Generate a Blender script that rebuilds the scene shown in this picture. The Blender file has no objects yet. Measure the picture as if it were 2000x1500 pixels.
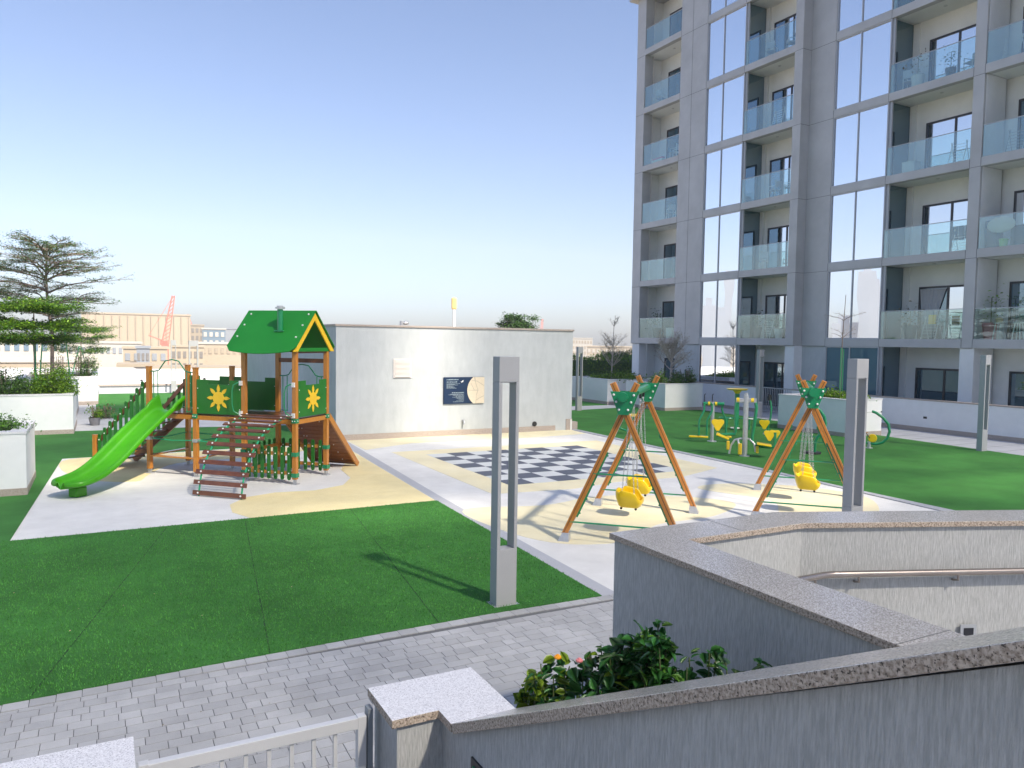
import bpy, math, random
import numpy as np
from mathutils import Vector, Matrix
random.seed(7); rng = np.random.default_rng(11)
sc = bpy.context.scene; col = sc.collection
R = math.radians; pi = math.pi

# ---------------------------------------------------------------- camera
cam = bpy.data.cameras.new('camera'); co = bpy.data.objects.new('camera', cam); col.objects.link(co)
YAW, PITCH, ROLL = math.atan(800/1500), math.atan(83/1500), 0.0148
fw = Vector((math.sin(YAW)*math.cos(PITCH), math.cos(YAW)*math.cos(PITCH), -math.sin(PITCH)))
r0 = Vector((math.cos(YAW), -math.sin(YAW), 0)); u0 = r0.cross(fw)
rt = math.cos(ROLL)*r0 + math.sin(ROLL)*u0; up = -math.sin(ROLL)*r0 + math.cos(ROLL)*u0
M = Matrix((rt, up, -fw)).transposed().to_4x4(); M.translation = (0, 0, 3.2)
co.matrix_world = M
cam.sensor_width = 36; cam.lens = 27.0; cam.clip_start = 0.05; cam.clip_end = 6000
sc.camera = co

# ---------------------------------------------------------------- sky, sun, exposure
SLAT = 0.165
SUN_AZ, SUN_EL = 163.1, 47.0
w = bpy.data.worlds.new('World'); sc.world = w; w.use_nodes = True
nt = w.node_tree; sky = nt.nodes.new('ShaderNodeTexSky'); sky.sky_type = 'NISHITA'; sky.sun_disc = False
sky.sun_elevation = R(SUN_EL); sky.sun_rotation = R(SUN_AZ); sky.air_density = 0.8; sky.dust_density = 1.8; sky.ozone_density = 2.0
tint = nt.nodes.new('ShaderNodeMix'); tint.data_type = 'RGBA'; tint.blend_type = 'MULTIPLY'; tint.inputs[0].default_value = 1; tint.inputs[7].default_value = (.89, .935, 1.02, 1)   # dusty lavender air
nt.links.new(sky.outputs[0], tint.inputs[6]); nt.links.new(tint.outputs[2], nt.nodes['Background'].inputs[0]); nt.nodes['Background'].inputs[1].default_value = 0.1
sl = bpy.data.lights.new('sun', 'SUN'); sl.energy = 4.2; sl.angle = R(2.2); sl.color = (1.0, 0.90, 0.76)
so = bpy.data.objects.new('sun', sl); col.objects.link(so)
sd = Vector((math.sin(R(SUN_AZ))*math.cos(R(SUN_EL)), math.cos(R(SUN_AZ))*math.cos(R(SUN_EL)), math.sin(R(SUN_EL))))
so.rotation_euler = sd.to_track_quat('Z', 'Y').to_euler(); so.location = (60, -50, 40)
sc.view_settings.view_transform = 'Standard'; sc.view_settings.look = 'None'
sc.view_settings.gamma = 1.0; sc.view_settings.exposure = 1.25
sc.cycles.max_bounces = 8; sc.cycles.transparent_max_bounces = 24; sc.cycles.use_denoising = True
sc.cycles.caustics_reflective = False; sc.cycles.caustics_refractive = False; sc.cycles.volume_bounces = 0

# ---------------------------------------------------------------- materials
MAT = {}
def N(nt, t, **kw):
    n = nt.nodes.new(t)
    for k, v in kw.items():
        if k in n.inputs.keys(): n.inputs[k].default_value = v
        else: setattr(n, k, v)
    return n
def mat(name, c1, c2=None, rough=0.6, scale=8, stretch=(1, 1, 1), bump=0.0, bscale=60, bstretch=None, metal=0.0,
        spec=0.5, speck=None, island=0.0, mid=0.5, width=0.25, dirt=0.0, coat=0.0, detail=6, trans=0.0):
    m = bpy.data.materials.new(name); m.use_nodes = True; nt = m.node_tree; L = nt.links.new
    b = nt.nodes['Principled BSDF']; b.inputs['Roughness'].default_value = rough; b.inputs['Metallic'].default_value = metal
    b.inputs['Specular IOR Level'].default_value = spec; b.inputs['Coat Weight'].default_value = coat
    tc = N(nt, 'ShaderNodeTexCoord')
    mp = N(nt, 'ShaderNodeMapping'); mp.inputs['Scale'].default_value = stretch; L(tc.outputs['Object'], mp.inputs[0])
    no = N(nt, 'ShaderNodeTexNoise', Scale=scale, Detail=detail, Roughness=0.6); L(mp.outputs[0], no.inputs[0])
    cr = N(nt, 'ShaderNodeValToRGB'); cr.color_ramp.elements[0].position = mid-width; cr.color_ramp.elements[1].position = mid+width
    cr.color_ramp.elements[0].color = (*c1, 1); cr.color_ramp.elements[1].color = (*(c2 or c1), 1)
    L(no.outputs[0], cr.inputs[0]); out = cr.outputs[0]
    if speck:
        sc_, amt, cd = speck
        v = N(nt, 'ShaderNodeTexNoise', Scale=sc_, Detail=3, Roughness=0.7); L(tc.outputs['Object'], v.inputs[0])
        r2 = N(nt, 'ShaderNodeValToRGB'); r2.color_ramp.elements[0].position = 0.5+amt; r2.color_ramp.elements[1].position = 0.56+amt
        L(v.outputs[0], r2.inputs[0])
        mx = N(nt, 'ShaderNodeMix', data_type='RGBA'); L(r2.outputs[0], mx.inputs[0]); L(out, mx.inputs[6]); mx.inputs[7].default_value = (*cd, 1); out = mx.outputs[2]
    if dirt:
        n2 = N(nt, 'ShaderNodeTexNoise', Scale=0.7, Detail=8, Roughness=0.65); L(tc.outputs['Object'], n2.inputs[0])
        r3 = N(nt, 'ShaderNodeMapRange'); r3.inputs[1].default_value = 0.35; r3.inputs[2].default_value = 0.7; r3.inputs[3].default_value = 1-dirt; r3.inputs[4].default_value = 1.0
        L(n2.outputs[0], r3.inputs[0]); mx = N(nt, 'ShaderNodeMix', data_type='RGBA', blend_type='MULTIPLY'); mx.inputs[0].default_value = 1
        L(out, mx.inputs[6]); L(r3.outputs[0], mx.inputs[7]); out = mx.outputs[2]
    if island:
        g = N(nt, 'ShaderNodeNewGeometry'); r3 = N(nt, 'ShaderNodeMapRange'); r3.inputs[3].default_value = 1-island; r3.inputs[4].default_value = 1+island
        L(g.outputs['Random Per Island'], r3.inputs[0]); mx = N(nt, 'ShaderNodeMix', data_type='RGBA', blend_type='MULTIPLY'); mx.inputs[0].default_value = 1
        L(out, mx.inputs[6]); L(r3.outputs[0], mx.inputs[7]); out = mx.outputs[2]
    L(out, b.inputs['Base Color'])
    if bump:
        mp2 = N(nt, 'ShaderNodeMapping'); mp2.inputs['Scale'].default_value = bstretch or (1, 1, 1); L(tc.outputs['Object'], mp2.inputs[0])
        n3 = N(nt, 'ShaderNodeTexNoise', Scale=bscale, Detail=5, Roughness=0.65); L(mp2.outputs[0], n3.inputs[0])
        bp = N(nt, 'ShaderNodeBump', Strength=bump, Distance=0.01); L(n3.outputs[0], bp.inputs['Height']); L(bp.outputs[0], b.inputs['Normal'])
    if trans:
        tr = N(nt, 'ShaderNodeBsdfTranslucent'); L(out, tr.inputs[0]); ms = N(nt, 'ShaderNodeMixShader'); ms.inputs[0].default_value = trans
        L(b.outputs[0], ms.inputs[1]); L(tr.outputs[0], ms.inputs[2]); L(ms.outputs[0], nt.nodes['Material Output'].inputs[0])
    MAT[name] = m; return m

mat('turf', (.036, .16, .030), (.07, .265, .05), rough=.9, scale=70, width=.2, bump=.9, bscale=200, dirt=.34, spec=.25, speck=(420, .1, (.06, .22, .05)))
mat('turf_blade', (.04, .18, .03), (.105, .35, .06), rough=.7, scale=3, island=.45, spec=.3)
mat('turf_seam', (.008, .04, .01), rough=.9)
mat('pad_white', (.70, .70, .68), (.78, .78, .76), rough=.85, scale=3, dirt=.16, bump=.35, bscale=300, speck=(330, .1, (.42, .42, .4)))
mat('pad_yellow', (.80, .68, .36), (.86, .75, .43), rough=.85, scale=3, dirt=.14, bump=.35, bscale=300, speck=(330, .1, (.5, .4, .18)))
mat('pad_cream', (.80, .72, .46), (.84, .78, .56), rough=.85, scale=1.2, dirt=.14, bump=.35, bscale=300, speck=(330, .1, (.62, .55, .34)))
mat('chess_dark', (.085, .10, .135), (.11, .125, .16), rough=.8, scale=5, bump=.3, bscale=300, speck=(330, .12, (.16, .18, .22)))
mat('chess_white', (.6, .63, .62), (.68, .7, .69), rough=.8, scale=5, bump=.3, bscale=300, dirt=.1)
mat('border_granite', (.40, .41, .44), (.52, .53, .56), rough=.6, scale=60, speck=(240, .04, (.26, .27, .3)), dirt=.1)
mat('paver', (.39, .395, .40), (.49, .495, .50), rough=.8, scale=2.2, island=.11, bump=.4, bscale=90, speck=(260, .12, (.22, .23, .25)), dirt=.2)
mat('joint', (.12, .125, .13), rough=.95)
mat('path_pale', (.44, .455, .48), (.53, .545, .57), rough=.8, scale=2, bump=.3, bscale=90, dirt=.15)
mat('plaster', (.46, .495, .505), (.545, .575, .585), rough=.85, scale=5, stretch=(1, 1, .3), dirt=.14, bump=.5, bscale=50, bstretch=(1, 1, .12))
mat('plaster_white', (.76, .775, .775), (.81, .82, .82), rough=.85, scale=4, dirt=.08, bump=.25, bscale=70)
mat('plaster_rough', (.44, .45, .44), (.61, .615, .605), rough=.92, scale=130, stretch=(1, 1, .10), width=.14, dirt=.12, bump=1.0, bscale=150, bstretch=(1, 1, .10), detail=3)
mat('granite_top', (.40, .375, .34), (.62, .59, .55), rough=.2, scale=95, width=.12, speck=(150, .03, (.13, .11, .10)), detail=2)
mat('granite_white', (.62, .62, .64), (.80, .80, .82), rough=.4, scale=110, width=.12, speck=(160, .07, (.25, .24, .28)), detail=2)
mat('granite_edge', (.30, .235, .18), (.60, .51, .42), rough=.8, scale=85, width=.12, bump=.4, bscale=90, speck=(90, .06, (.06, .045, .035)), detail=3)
mat('skirting', (.34, .29, .255), (.5, .43, .38), rough=.7, scale=50, speck=(110, .05, (.18, .15, .13)))
mat('lamp_metal', (.34, .35, .36), (.37, .38, .39), rough=.5, scale=3, metal=.0)
mat('alu_panel', (.46, .465, .47), (.51, .515, .52), rough=.45, scale=1.2, metal=.1, dirt=.16)
mat('alu_light', (.43, .45, .48), rough=.4, metal=.2)
mat('balcony_plaster', (.78, .785, .76), (.83, .835, .81), rough=.9, scale=2, dirt=.1)
mat('soffit', (.76, .77, .76), (.80, .81, .80), rough=.9, scale=2)
mat('gap', (.02, .022, .03), rough=.9)
mat('dark_frame', (.055, .055, .06), rough=.4, metal=.4)
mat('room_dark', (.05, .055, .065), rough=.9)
mat('curtain', (.42, .42, .42), (.5, .5, .5), rough=.9, scale=30, stretch=(1, 1, .02))
mat('wood', (.46, .16, .02), (.68, .29, .045), rough=.3, scale=9, stretch=(6, 6, .5), coat=.4, dirt=.15, bump=.15, bscale=50)
mat('wood_orange', (.47, .17, .028), (.62, .26, .05), rough=.3, scale=9, stretch=(6, 6, .5), coat=.4, dirt=.15)
mat('wood_dark', (.12, .035, .014), (.22, .075, .028), rough=.35, scale=7, stretch=(1, 1, 1), coat=.35, dirt=.2, bump=.2, bscale=60)
mat('wood_ramp', (.25, .085, .022), (.36, .14, .04), rough=.4, scale=8, coat=.2, dirt=.2)
mat('green_panel', (.012, .14, .012), (.018, .18, .016), rough=.38, scale=2)
mat('green_roof', (.012, .20, .022), (.016, .24, .028), rough=.5, spec=.3, scale=1.5, dirt=.08)
mat('green_metal', (.008, .22, .085), (.012, .26, .105), rough=.3, scale=2, coat=.3)
mat('green_rope', (.01, .33, .15), (.02, .42, .2), rough=.7, scale=60, bump=.6, bscale=200)
mat('slide_plastic', (.042, .28, .002), (.06, .33, .003), rough=.36, scale=2.5, coat=.0, spec=.4, dirt=.12)
mat('yellow_plastic', (.85, .56, .008), (.92, .64, .012), rough=.3, scale=2, coat=.2)
mat('yellow_panel', (.80, .50, .02), (.88, .57, .03), rough=.4, scale=3)
mat('bolt_white', (.75, .75, .72), rough=.4)
mat('steel', (.55, .56, .58), rough=.28, metal=.9)
mat('galvanised', (.48, .49, .5), (.6, .61, .62), rough=.4, metal=.6, scale=20)
mat('rail_steel', (.36, .31, .27), (.42, .37, .33), rough=.22, metal=.95, scale=3)
mat('gate_metal', (.58, .59, .60), (.64, .65, .66), rough=.38, metal=.15, scale=2)
mat('gate_frame', (.26, .29, .32), rough=.4, metal=.2)
mat('chain_steel', (.5, .5, .5), rough=.3, metal=.9)
mat('black_plastic', (.02, .02, .022), rough=.5)
mat('soil', (.045, .03, .02), (.08, .055, .035), rough=.95, scale=20, bump=.8, bscale=40)
mat('bark', (.16, .12, .10), (.26, .21, .18), rough=.9, scale=18, stretch=(1, 1, .3), bump=.6, bscale=40)
mat('bark_pale', (.42, .37, .33), (.54, .48, .44), rough=.9, scale=18, stretch=(1, 1, .3), bump=.5, bscale=40)
mat('leaf_dark', (.035, .085, .03), (.085, .16, .055), rough=.45, scale=1.5, island=.5, trans=.3)
mat('leaf_mid', (.05, .15, .015), (.12, .26, .03), rough=.45, scale=1.2, island=.5, trans=.35)
mat('leaf_bright', (.13, .27, .012), (.25, .40, .03), rough=.45, scale=1.2, island=.4, trans=.35)
mat('leaf_near', (.012, .085, .022), (.05, .17, .03), rough=.3, scale=6, island=.45, trans=.25, bump=.3, bscale=40)
mat('leaf_lime', (.16, .27, .02), (.26, .38, .03), rough=.35, scale=6, island=.35, trans=.35)
mat('leaf_dry', (.20, .15, .08), (.28, .23, .12), rough=.7, scale=2, island=.3, trans=.2)
mat('stem_green', (.10, .13, .05), rough=.6)
mat('flower_orange', (.9, .35, .01), rough=.5)
mat('flower_pink', (.75, .25, .25), rough=.5)
mat('sand', (.33, .26, .17), (.40, .33, .23), rough=.95, scale=.02, dirt=.2)
mat('city_cream', (.36, .30, .215), (.40, .34, .25), rough=.9, scale=.1, stretch=(1, 1, .1))
mat('city_white', (.44, .42, .37), (.48, .46, .41), rough=.9, scale=.1)
mat('city_tan', (.30, .25, .18), (.36, .30, .22), rough=.9, scale=.1)
mat('city_grey', (.20, .23, .27), (.24, .27, .31), rough=.7, scale=.1)
mat('city_glass', (.10, .17, .24), rough=.3)
mat('city_dark', (.16, .15, .14), rough=.9)
mat('crane_red', (.55, .12, .08), rough=.6)
mat('tower_blue', (.25, .29, .34), (.3, .34, .40), rough=.4, scale=.05)
mat('sign_navy', (.006, .022, .06), (.008, .028, .075), rough=.35, scale=3)
mat('sign_text', (.42, .52, .56), rough=.6)
mat('sign_cream', (.62, .54, .40), (.68, .60, .46), rough=.6, scale=20)
mat('sign_line', (.36, .33, .26), rough=.6)
mat('vent_white', (.66, .62, .58), rough=.5)
mat('cloth_grey', (.10, .12, .14), rough=.9); mat('cloth_white', (.7, .7, .68), rough=.9)
mat('red_pink', (.6, .2, .25), rough=.8); mat('pot_grey', (.2, .2, .22), rough=.7); mat('bucket_green', (.12, .5, .02), rough=.5)
mat('dish_cream', (.62, .58, .48), rough=.8); mat('straw', (.55, .42, .25), (.65, .5, .3), rough=.9, scale=40)
mat('lamp_glow_head', (.8, .55, .2), rough=.5)

def glass(name, tint, refl_tint, base_f, dark=None):
    m = bpy.data.materials.new(name); m.use_nodes = True; nt = m.node_tree; L = nt.links.new
    nt.nodes.remove(nt.nodes['Principled BSDF']); out = nt.nodes['Material Output']
    gl = N(nt, 'ShaderNodeBsdfGlossy'); gl.inputs['Roughness'].default_value = 0.0; gl.inputs['Color'].default_value = (*refl_tint, 1)
    if dark: t = N(nt, 'ShaderNodeBsdfDiffuse'); t.inputs[0].default_value = (*dark, 1)
    else: t = N(nt, 'ShaderNodeBsdfTransparent'); t.inputs[0].default_value = (*tint, 1)
    fr = N(nt, 'ShaderNodeLayerWeight', Blend=0.5); pw = N(nt, 'ShaderNodeMath', operation='POWER'); pw.inputs[1].default_value = 4.5; L(fr.outputs['Facing'], pw.inputs[0])
    mr = N(nt, 'ShaderNodeMapRange'); mr.inputs[3].default_value = base_f; mr.inputs[4].default_value = 1.0; L(pw.outputs[0], mr.inputs[0])
    if dark:
        tc = N(nt, 'ShaderNodeTexCoord'); no = N(nt, 'ShaderNodeTexNoise', Scale=0.45, Detail=1); L(tc.outputs['Object'], no.inputs[0])
        bp = N(nt, 'ShaderNodeBump', Strength=0.25, Distance=0.02); L(no.outputs[0], bp.inputs['Height']); L(bp.outputs[0], gl.inputs['Normal'])
    mx = N(nt, 'ShaderNodeMixShader'); L(mr.outputs[0], mx.inputs[0]); L(t.outputs[0], mx.inputs[1]); L(gl.outputs[0], mx.inputs[2]); L(mx.outputs[0], out.inputs[0])
    MAT[name] = m
glass('balcony_glass', (.86, .95, .935), (.88, .97, .98), .14)
glass('mirror_glass', None, (.95, .97, 1.0), .9, dark=(.03, .05, .08))
glass('door_glass', None, (.95, .97, 1.0), .8, dark=(.03, .04, .06))
glass('dark_glass', None, (.6, .75, .84), .32, dark=(.03, .075, .10))
glass('curtain_glass', None, (.5, .7, .8), .16, dark=(.06, .14, .19))

# ---------------------------------------------------------------- mesh builder
class MB:
    def __init__(s): s.v = []; s.f = []; s.mi = []; s.m = 0; s.T = None
    def add(s, vs, fs):
        o = len(s.v)
        for v in vs:
            v = Vector(v); s.v.append(tuple(s.T @ v) if s.T else tuple(v))
        for f in fs: s.f.append(tuple(i+o for i in f)); s.mi.append(s.m)
        return s
    def mat(s, i): s.m = i; return s
    def box(s, x0, x1, y0, y1, z0, z1):
        return s.add([(x0,y0,z0),(x1,y0,z0),(x1,y1,z0),(x0,y1,z0),(x0,y0,z1),(x1,y0,z1),(x1,y1,z1),(x0,y1,z1)],
                     [(0,3,2,1),(4,5,6,7),(0,1,5,4),(1,2,6,5),(2,3,7,6),(3,0,4,7)])
    def bar(s, p0, p1, w, h=None, up=(0, 0, 1)):
        h = h or w; p0 = Vector(p0); p1 = Vector(p1); d = (p1-p0).normalized(); u = Vector(up)
        if abs(d.dot(u)) > .99: u = Vector((0, 1, 0))
        a = d.cross(u).normalized(); b = a.cross(d).normalized(); vs = []
        for p in (p0, p1):
            for sa, sb in ((-1,-1),(1,-1),(1,1),(-1,1)): vs.append(p + a*sa*w/2 + b*sb*h/2)
        return s.add(vs, [(0,1,2,3),(7,6,5,4),(0,4,5,1),(1,5,6,2),(2,6,7,3),(3,7,4,0)])
    def tube(s, pts, r, n=8, closed=False, rr=None):
        P = [Vector(p) for p in pts]; K = len(P); vs = []; fs = []; prev = None
        for i, p in enumerate(P):
            if closed: d = (P[(i+1) % K]-P[i-1])
            else: d = (P[min(i+1, K-1)]-P[max(i-1, 0)])
            d.normalize()
            if prev is None:
                a = d.cross(Vector((0, 0, 1)))
                if a.length < .05: a = d.cross(Vector((1, 0, 0)))
                a.normalize()
            else:
                a = prev - d*prev.dot(d); a.normalize()
            prev = a; b = d.cross(a); q = rr[i] if rr else r
            for k in range(n):
                t = 2*pi*k/n; vs.append(p + a*math.cos(t)*q + b*math.sin(t)*q)
        for i in range(K if closed else K-1):
            j = (i+1) % K
            for k in range(n): fs.append((i*n+k, i*n+(k+1) % n, j*n+(k+1) % n, j*n+k))
        if not closed: fs.append(tuple(range(n))[::-1]); fs.append(tuple((K-1)*n+k for k in range(n)))
        return s.add(vs, fs)
    def cyl(s, c, r, h, n=16, axis='z', r2=None):
        c = Vector(c); ax = {'x': Vector((1,0,0)), 'y': Vector((0,1,0)), 'z': Vector((0,0,1))}[axis] if isinstance(axis, str) else Vector(axis).normalized()
        return s.tube([c-ax*h/2, c+ax*h/2], r, n, rr=[r, r if r2 is None else r2])
    def prism(s, poly, z0, z1):
        n = len(poly); a = sum(poly[i][0]*poly[(i+1) % n][1]-poly[(i+1) % n][0]*poly[i][1] for i in range(n))
        if a < 0: poly = poly[::-1]
        vs = [(x, y, z0) for x, y in poly]+[(x, y, z1) for x, y in poly]
        return s.add(vs, [tuple(range(n))[::-1], tuple(range(n, 2*n))]+[(i, (i+1) % n, n+(i+1) % n, n+i) for i in range(n)])
    def ball(s, c, rx, ry=None, rz=None, n=12):
        ry = ry or rx; rz = rz or rx; vs = [(c[0], c[1], c[2]-rz)]; fs = []; m = n//2
        for i in range(1, m):
            t = -pi/2+pi*i/m
            for k in range(n): vs.append((c[0]+rx*math.cos(t)*math.cos(2*pi*k/n), c[1]+ry*math.cos(t)*math.sin(2*pi*k/n), c[2]+rz*math.sin(t)))
        vs.append((c[0], c[1], c[2]+rz)); L = len(vs)-1
        for k in range(n): fs.append((0, 1+(k+1) % n, 1+k)); fs.append((L, L-n+k, L-n+(k+1) % n))
        for i in range(m-2):
            for k in range(n): fs.append((1+i*n+k, 1+i*n+(k+1) % n, 1+(i+1)*n+(k+1) % n, 1+(i+1)*n+k))
        return s.add(vs, fs)
    def build(s, name, mats, parent=None, smooth=False, bevel=0, loc=None):
        me = bpy.data.meshes.new(name); me.from_pydata(s.v, [], s.f)
        for m in (mats if isinstance(mats, (list, tuple)) else [mats]): me.materials.append(MAT[m])
        me.polygons.foreach_set('material_index', s.mi)
        if smooth:
            me.polygons.foreach_set('use_smooth', [True]*len(s.f))
            me.update()
            try: me.set_sharp_from_angle(angle=R(40))
            except Exception: pass
        me.update()
        o = bpy.data.objects.new(name, me); col.objects.link(o)
        if loc: o.location = loc
        if parent: o.parent = parent
        if bevel:
            b = o.modifiers.new('bevel', 'BEVEL'); b.width = bevel; b.segments = 2; b.limit_method = 'ANGLE'; b.harden_normals = False
        return o
def tag(o, label=None, cat=None, group=None, kind=None):
    if label: o['label'] = label
    if cat: o['category'] = cat
    if group: o['group'] = group
    if kind: o['kind'] = kind
    return o
def thing(name, label, cat, loc=(0, 0, 0), rz=0, group=None):
    o = bpy.data.objects.new(name, None); col.objects.link(o); o.location = loc; o.rotation_euler = (0, 0, rz); o.empty_display_size = .2
    return tag(o, label, cat, group)
def copy_tree(o, parent=None):
    c = o.copy(); col.objects.link(c)
    if parent: c.parent = parent
    for ch in [x for x in KIDS if x.parent == o]: copy_tree(ch, c)
    return c
KIDS = []
def dup(root, loc, rz=None, label=None):
    global KIDS
    KIDS = [x for x in bpy.data.objects if x.parent]
    c = copy_tree(root); c.location = loc
    if rz is not None: c.rotation_euler = (0, 0, rz)
    if label: c['label'] = label
    return c
def struct(mb, name, m, **k): return tag(mb.build(name, m, **k), kind='structure')

def broad_leaves(name, P, size, mats, parent, matw, seed):
    g = random.Random(seed); V = []; F = []; MI = []; ts = (0, .22, .5, .78, 1); ws = (0, .30, .36, .22, 0)
    for q in P:
        s_ = size*g.uniform(.55, 1.25); az = g.uniform(0, 2*pi); el = g.gauss(.05, .4); roll = g.gauss(0, .5); o = len(V); mi = g.choices(range(len(mats)), matw)[0]
        T = Matrix.Translation(q) @ Matrix.Rotation(az, 4, 'Z') @ Matrix.Rotation(-el, 4, 'Y') @ Matrix.Rotation(roll, 4, 'X'); dr = g.uniform(.1, .35)
        for t in ts: V.append(tuple(T @ Vector((t*s_, 0, -dr*s_*t*t))))
        for sg in (1, -1):
            for t, w_ in zip(ts[1:4], ws[1:4]): V.append(tuple(T @ Vector((t*s_, sg*w_*s_, -dr*s_*t*t+.10*s_))))
        fs = []
        for b in (5, 8): fs += [(0, 1, b), (1, 2, b+1, b), (2, 3, b+2, b+1), (3, 4, b+2)]
        for f in fs: F.append(tuple(i+o for i in f)); MI.append(mi)
    me = bpy.data.meshes.new(name); me.from_pydata(V, [], F)
    for m in mats: me.materials.append(MAT[m])
    me.polygons.foreach_set('material_index', MI); me.polygons.foreach_set('use_smooth', [True]*len(F)); me.update()
    o = bpy.data.objects.new(name, me); col.objects.link(o); o.parent = parent; return o
def leaf_mesh(name, P, size, mats, parent=None, flat=.4, aspect=2.0, matw=None, seed=1):
    """P: n x 3 leaf positions; each leaf a folded diamond of four triangles"""
    g = np.random.default_rng(seed); n = len(P); P = np.asarray(P, float)
    s = size*g.uniform(.6, 1.3, n)[:, None]
    az = g.uniform(0, 2*pi, n); tilt = g.normal(0, flat, n)
    d = np.stack([np.cos(az)*np.cos(tilt), np.sin(az)*np.cos(tilt), np.sin(tilt)], 1)
    nrm = np.stack([g.normal(0, flat, n), g.normal(0, flat, n), np.ones(n)], 1); side = np.cross(d, nrm); side /= np.linalg.norm(side, axis=1)[:, None]
    upv = np.cross(side, d)
    A = P; B = P+d*s; Lf = P+d*s*.45+side*s/aspect*.5+upv*s*.08; Rt = P+d*s*.45-side*s/aspect*.5+upv*s*.08; Mi = P+d*s*.5
    V = np.stack([A, Lf, B, Rt, Mi], 1).reshape(-1, 3)
    i = (np.arange(n)*5)[:, None]; F = np.stack([i+np.array([[0, 4, 1]]), i+np.array([[1, 4, 2]]), i+np.array([[2, 4, 3]]), i+np.array([[3, 4, 0]])], 1).reshape(-1, 3)
    me = bpy.data.meshes.new(name); me.vertices.add(len(V)); me.vertices.foreach_set('co', V.astype(np.float32).ravel())
    me.loops.add(len(F)*3); me.loops.foreach_set('vertex_index', F.astype(np.int32).ravel())
    me.polygons.add(len(F)); me.polygons.foreach_set('loop_start', (np.arange(len(F))*3).astype(np.int32)); me.polygons.foreach_set('loop_total', np.full(len(F), 3, np.int32))
    for m in mats: me.materials.append(MAT[m])
    if len(mats) > 1:
        mi = g.choice(len(mats), n, p=matw); me.polygons.foreach_set('material_index', np.repeat(mi, 4).astype(np.int32))
    me.update(calc_edges=True); me.validate()
    o = bpy.data.objects.new(name, me); col.objects.link(o)
    if parent: o.parent = parent
    return o
# ---------------------------------------------------------------- ground
g = MB().box(-3000, 3000, -800, 5000, -17, -16); struct(g, 'ground', 'sand')
g = MB().prism([(-30, -30), (46, -30), (46, 52.4), (-30, 52.4)], -16, 0); struct(g, 'plaza_deck', 'path_pale')
# pavers, each one a low block, joints between
def pavers():
    mb = MB(); base = MB()
    L_ = [(-14, 6.95), (-5, 7.45), (-.8, 7.71), (.83, 7.79), (2.9, 7.85), (3.9, 7.87), (5.5, 7.83), (8, 7.83), (14.5, 7.83)]
    def ylim(x):
        for (a, b), (c, d) in zip(L_, L_[1:]):
            if a <= x <= c: return b+(d-b)*(x-a)/(c-a)
        return L_[-1][1]
    base.prism([(-14, -2)]+[(14.5, -2)]+[(x, y) for x, y in L_[::-1]], .001, .012)
    x = -7.0
    while x < 11:       # border course along the turf
        y = ylim(x+.1); mb.box(x+.003, x+.197, y-.152, y-.004, .012, .0225); x += .2
    row = 0; y = 7.62
    while y > 3.2:
        h = .13; x = -7 + (row*0.077) % .2
        while x < 11:
            wd = random.choice([.13, .17, .2, .2, .26]); yt = min(y, ylim(x)-.158)
            if y <= ylim(x+.1)-.155+h:
                z = .0215+random.uniform(-.0012, .0012)
                if yt-(y-h) > .03: mb.box(x+.003, x+wd-.003, y-h+.003, yt-.003, .012, z)
            x += wd
        y -= h; row += 1
    # nearer, plain courses reach the steps
    struct(base, 'paving_bed', 'joint'); struct(mb, 'paving', 'paver')
pavers()
def rag(pts): return pts
turf_near = [(5.818, 14.011), (5.50, 7.83), (3.9, 7.87), (2.9, 7.85), (.83, 7.79), (-.8, 7.71), (-5, 7.45), (-14, 6.95), (-14, 29.2), (2.2, 29.0), (6.2, 28.4), (6.2, 23.35), (5.4, 23.3), (1.2, 22.88), (-.955, 22.77), (-1.305, 13.886)]
t = MB().prism(turf_near, .001, .03); struct(t, 'turf', 'turf')
t = MB().prism([(14.62, 7.9), (24.1, 7.9), (24.18, 12.9), (24.3, 14.2), (24.6, 18), (24.8, 21.8), (25.3, 25.7), (25.6, 28.9), (24.8, 30.5), (24.2, 31.3), (22, 30.7), (19.7, 30.3), (15.25, 30), (15.25, 23.2), (15.06, 18.3), (14.99, 14.3), (14.75, 11.6)], .001, .03); struct(t, 'turf', 'turf')
t = MB().prism([(15.3, 32.4), (22.9, 32.5), (22.9, 37), (15.3, 37)], .001, .03); struct(t, 'turf', 'turf')
t = MB().prism([(-.3, 33.6), (6.2, 33.2), (6.2, 47.2), (-.3, 47.2)], .001, .03); struct(t, 'turf', 'turf')
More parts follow.
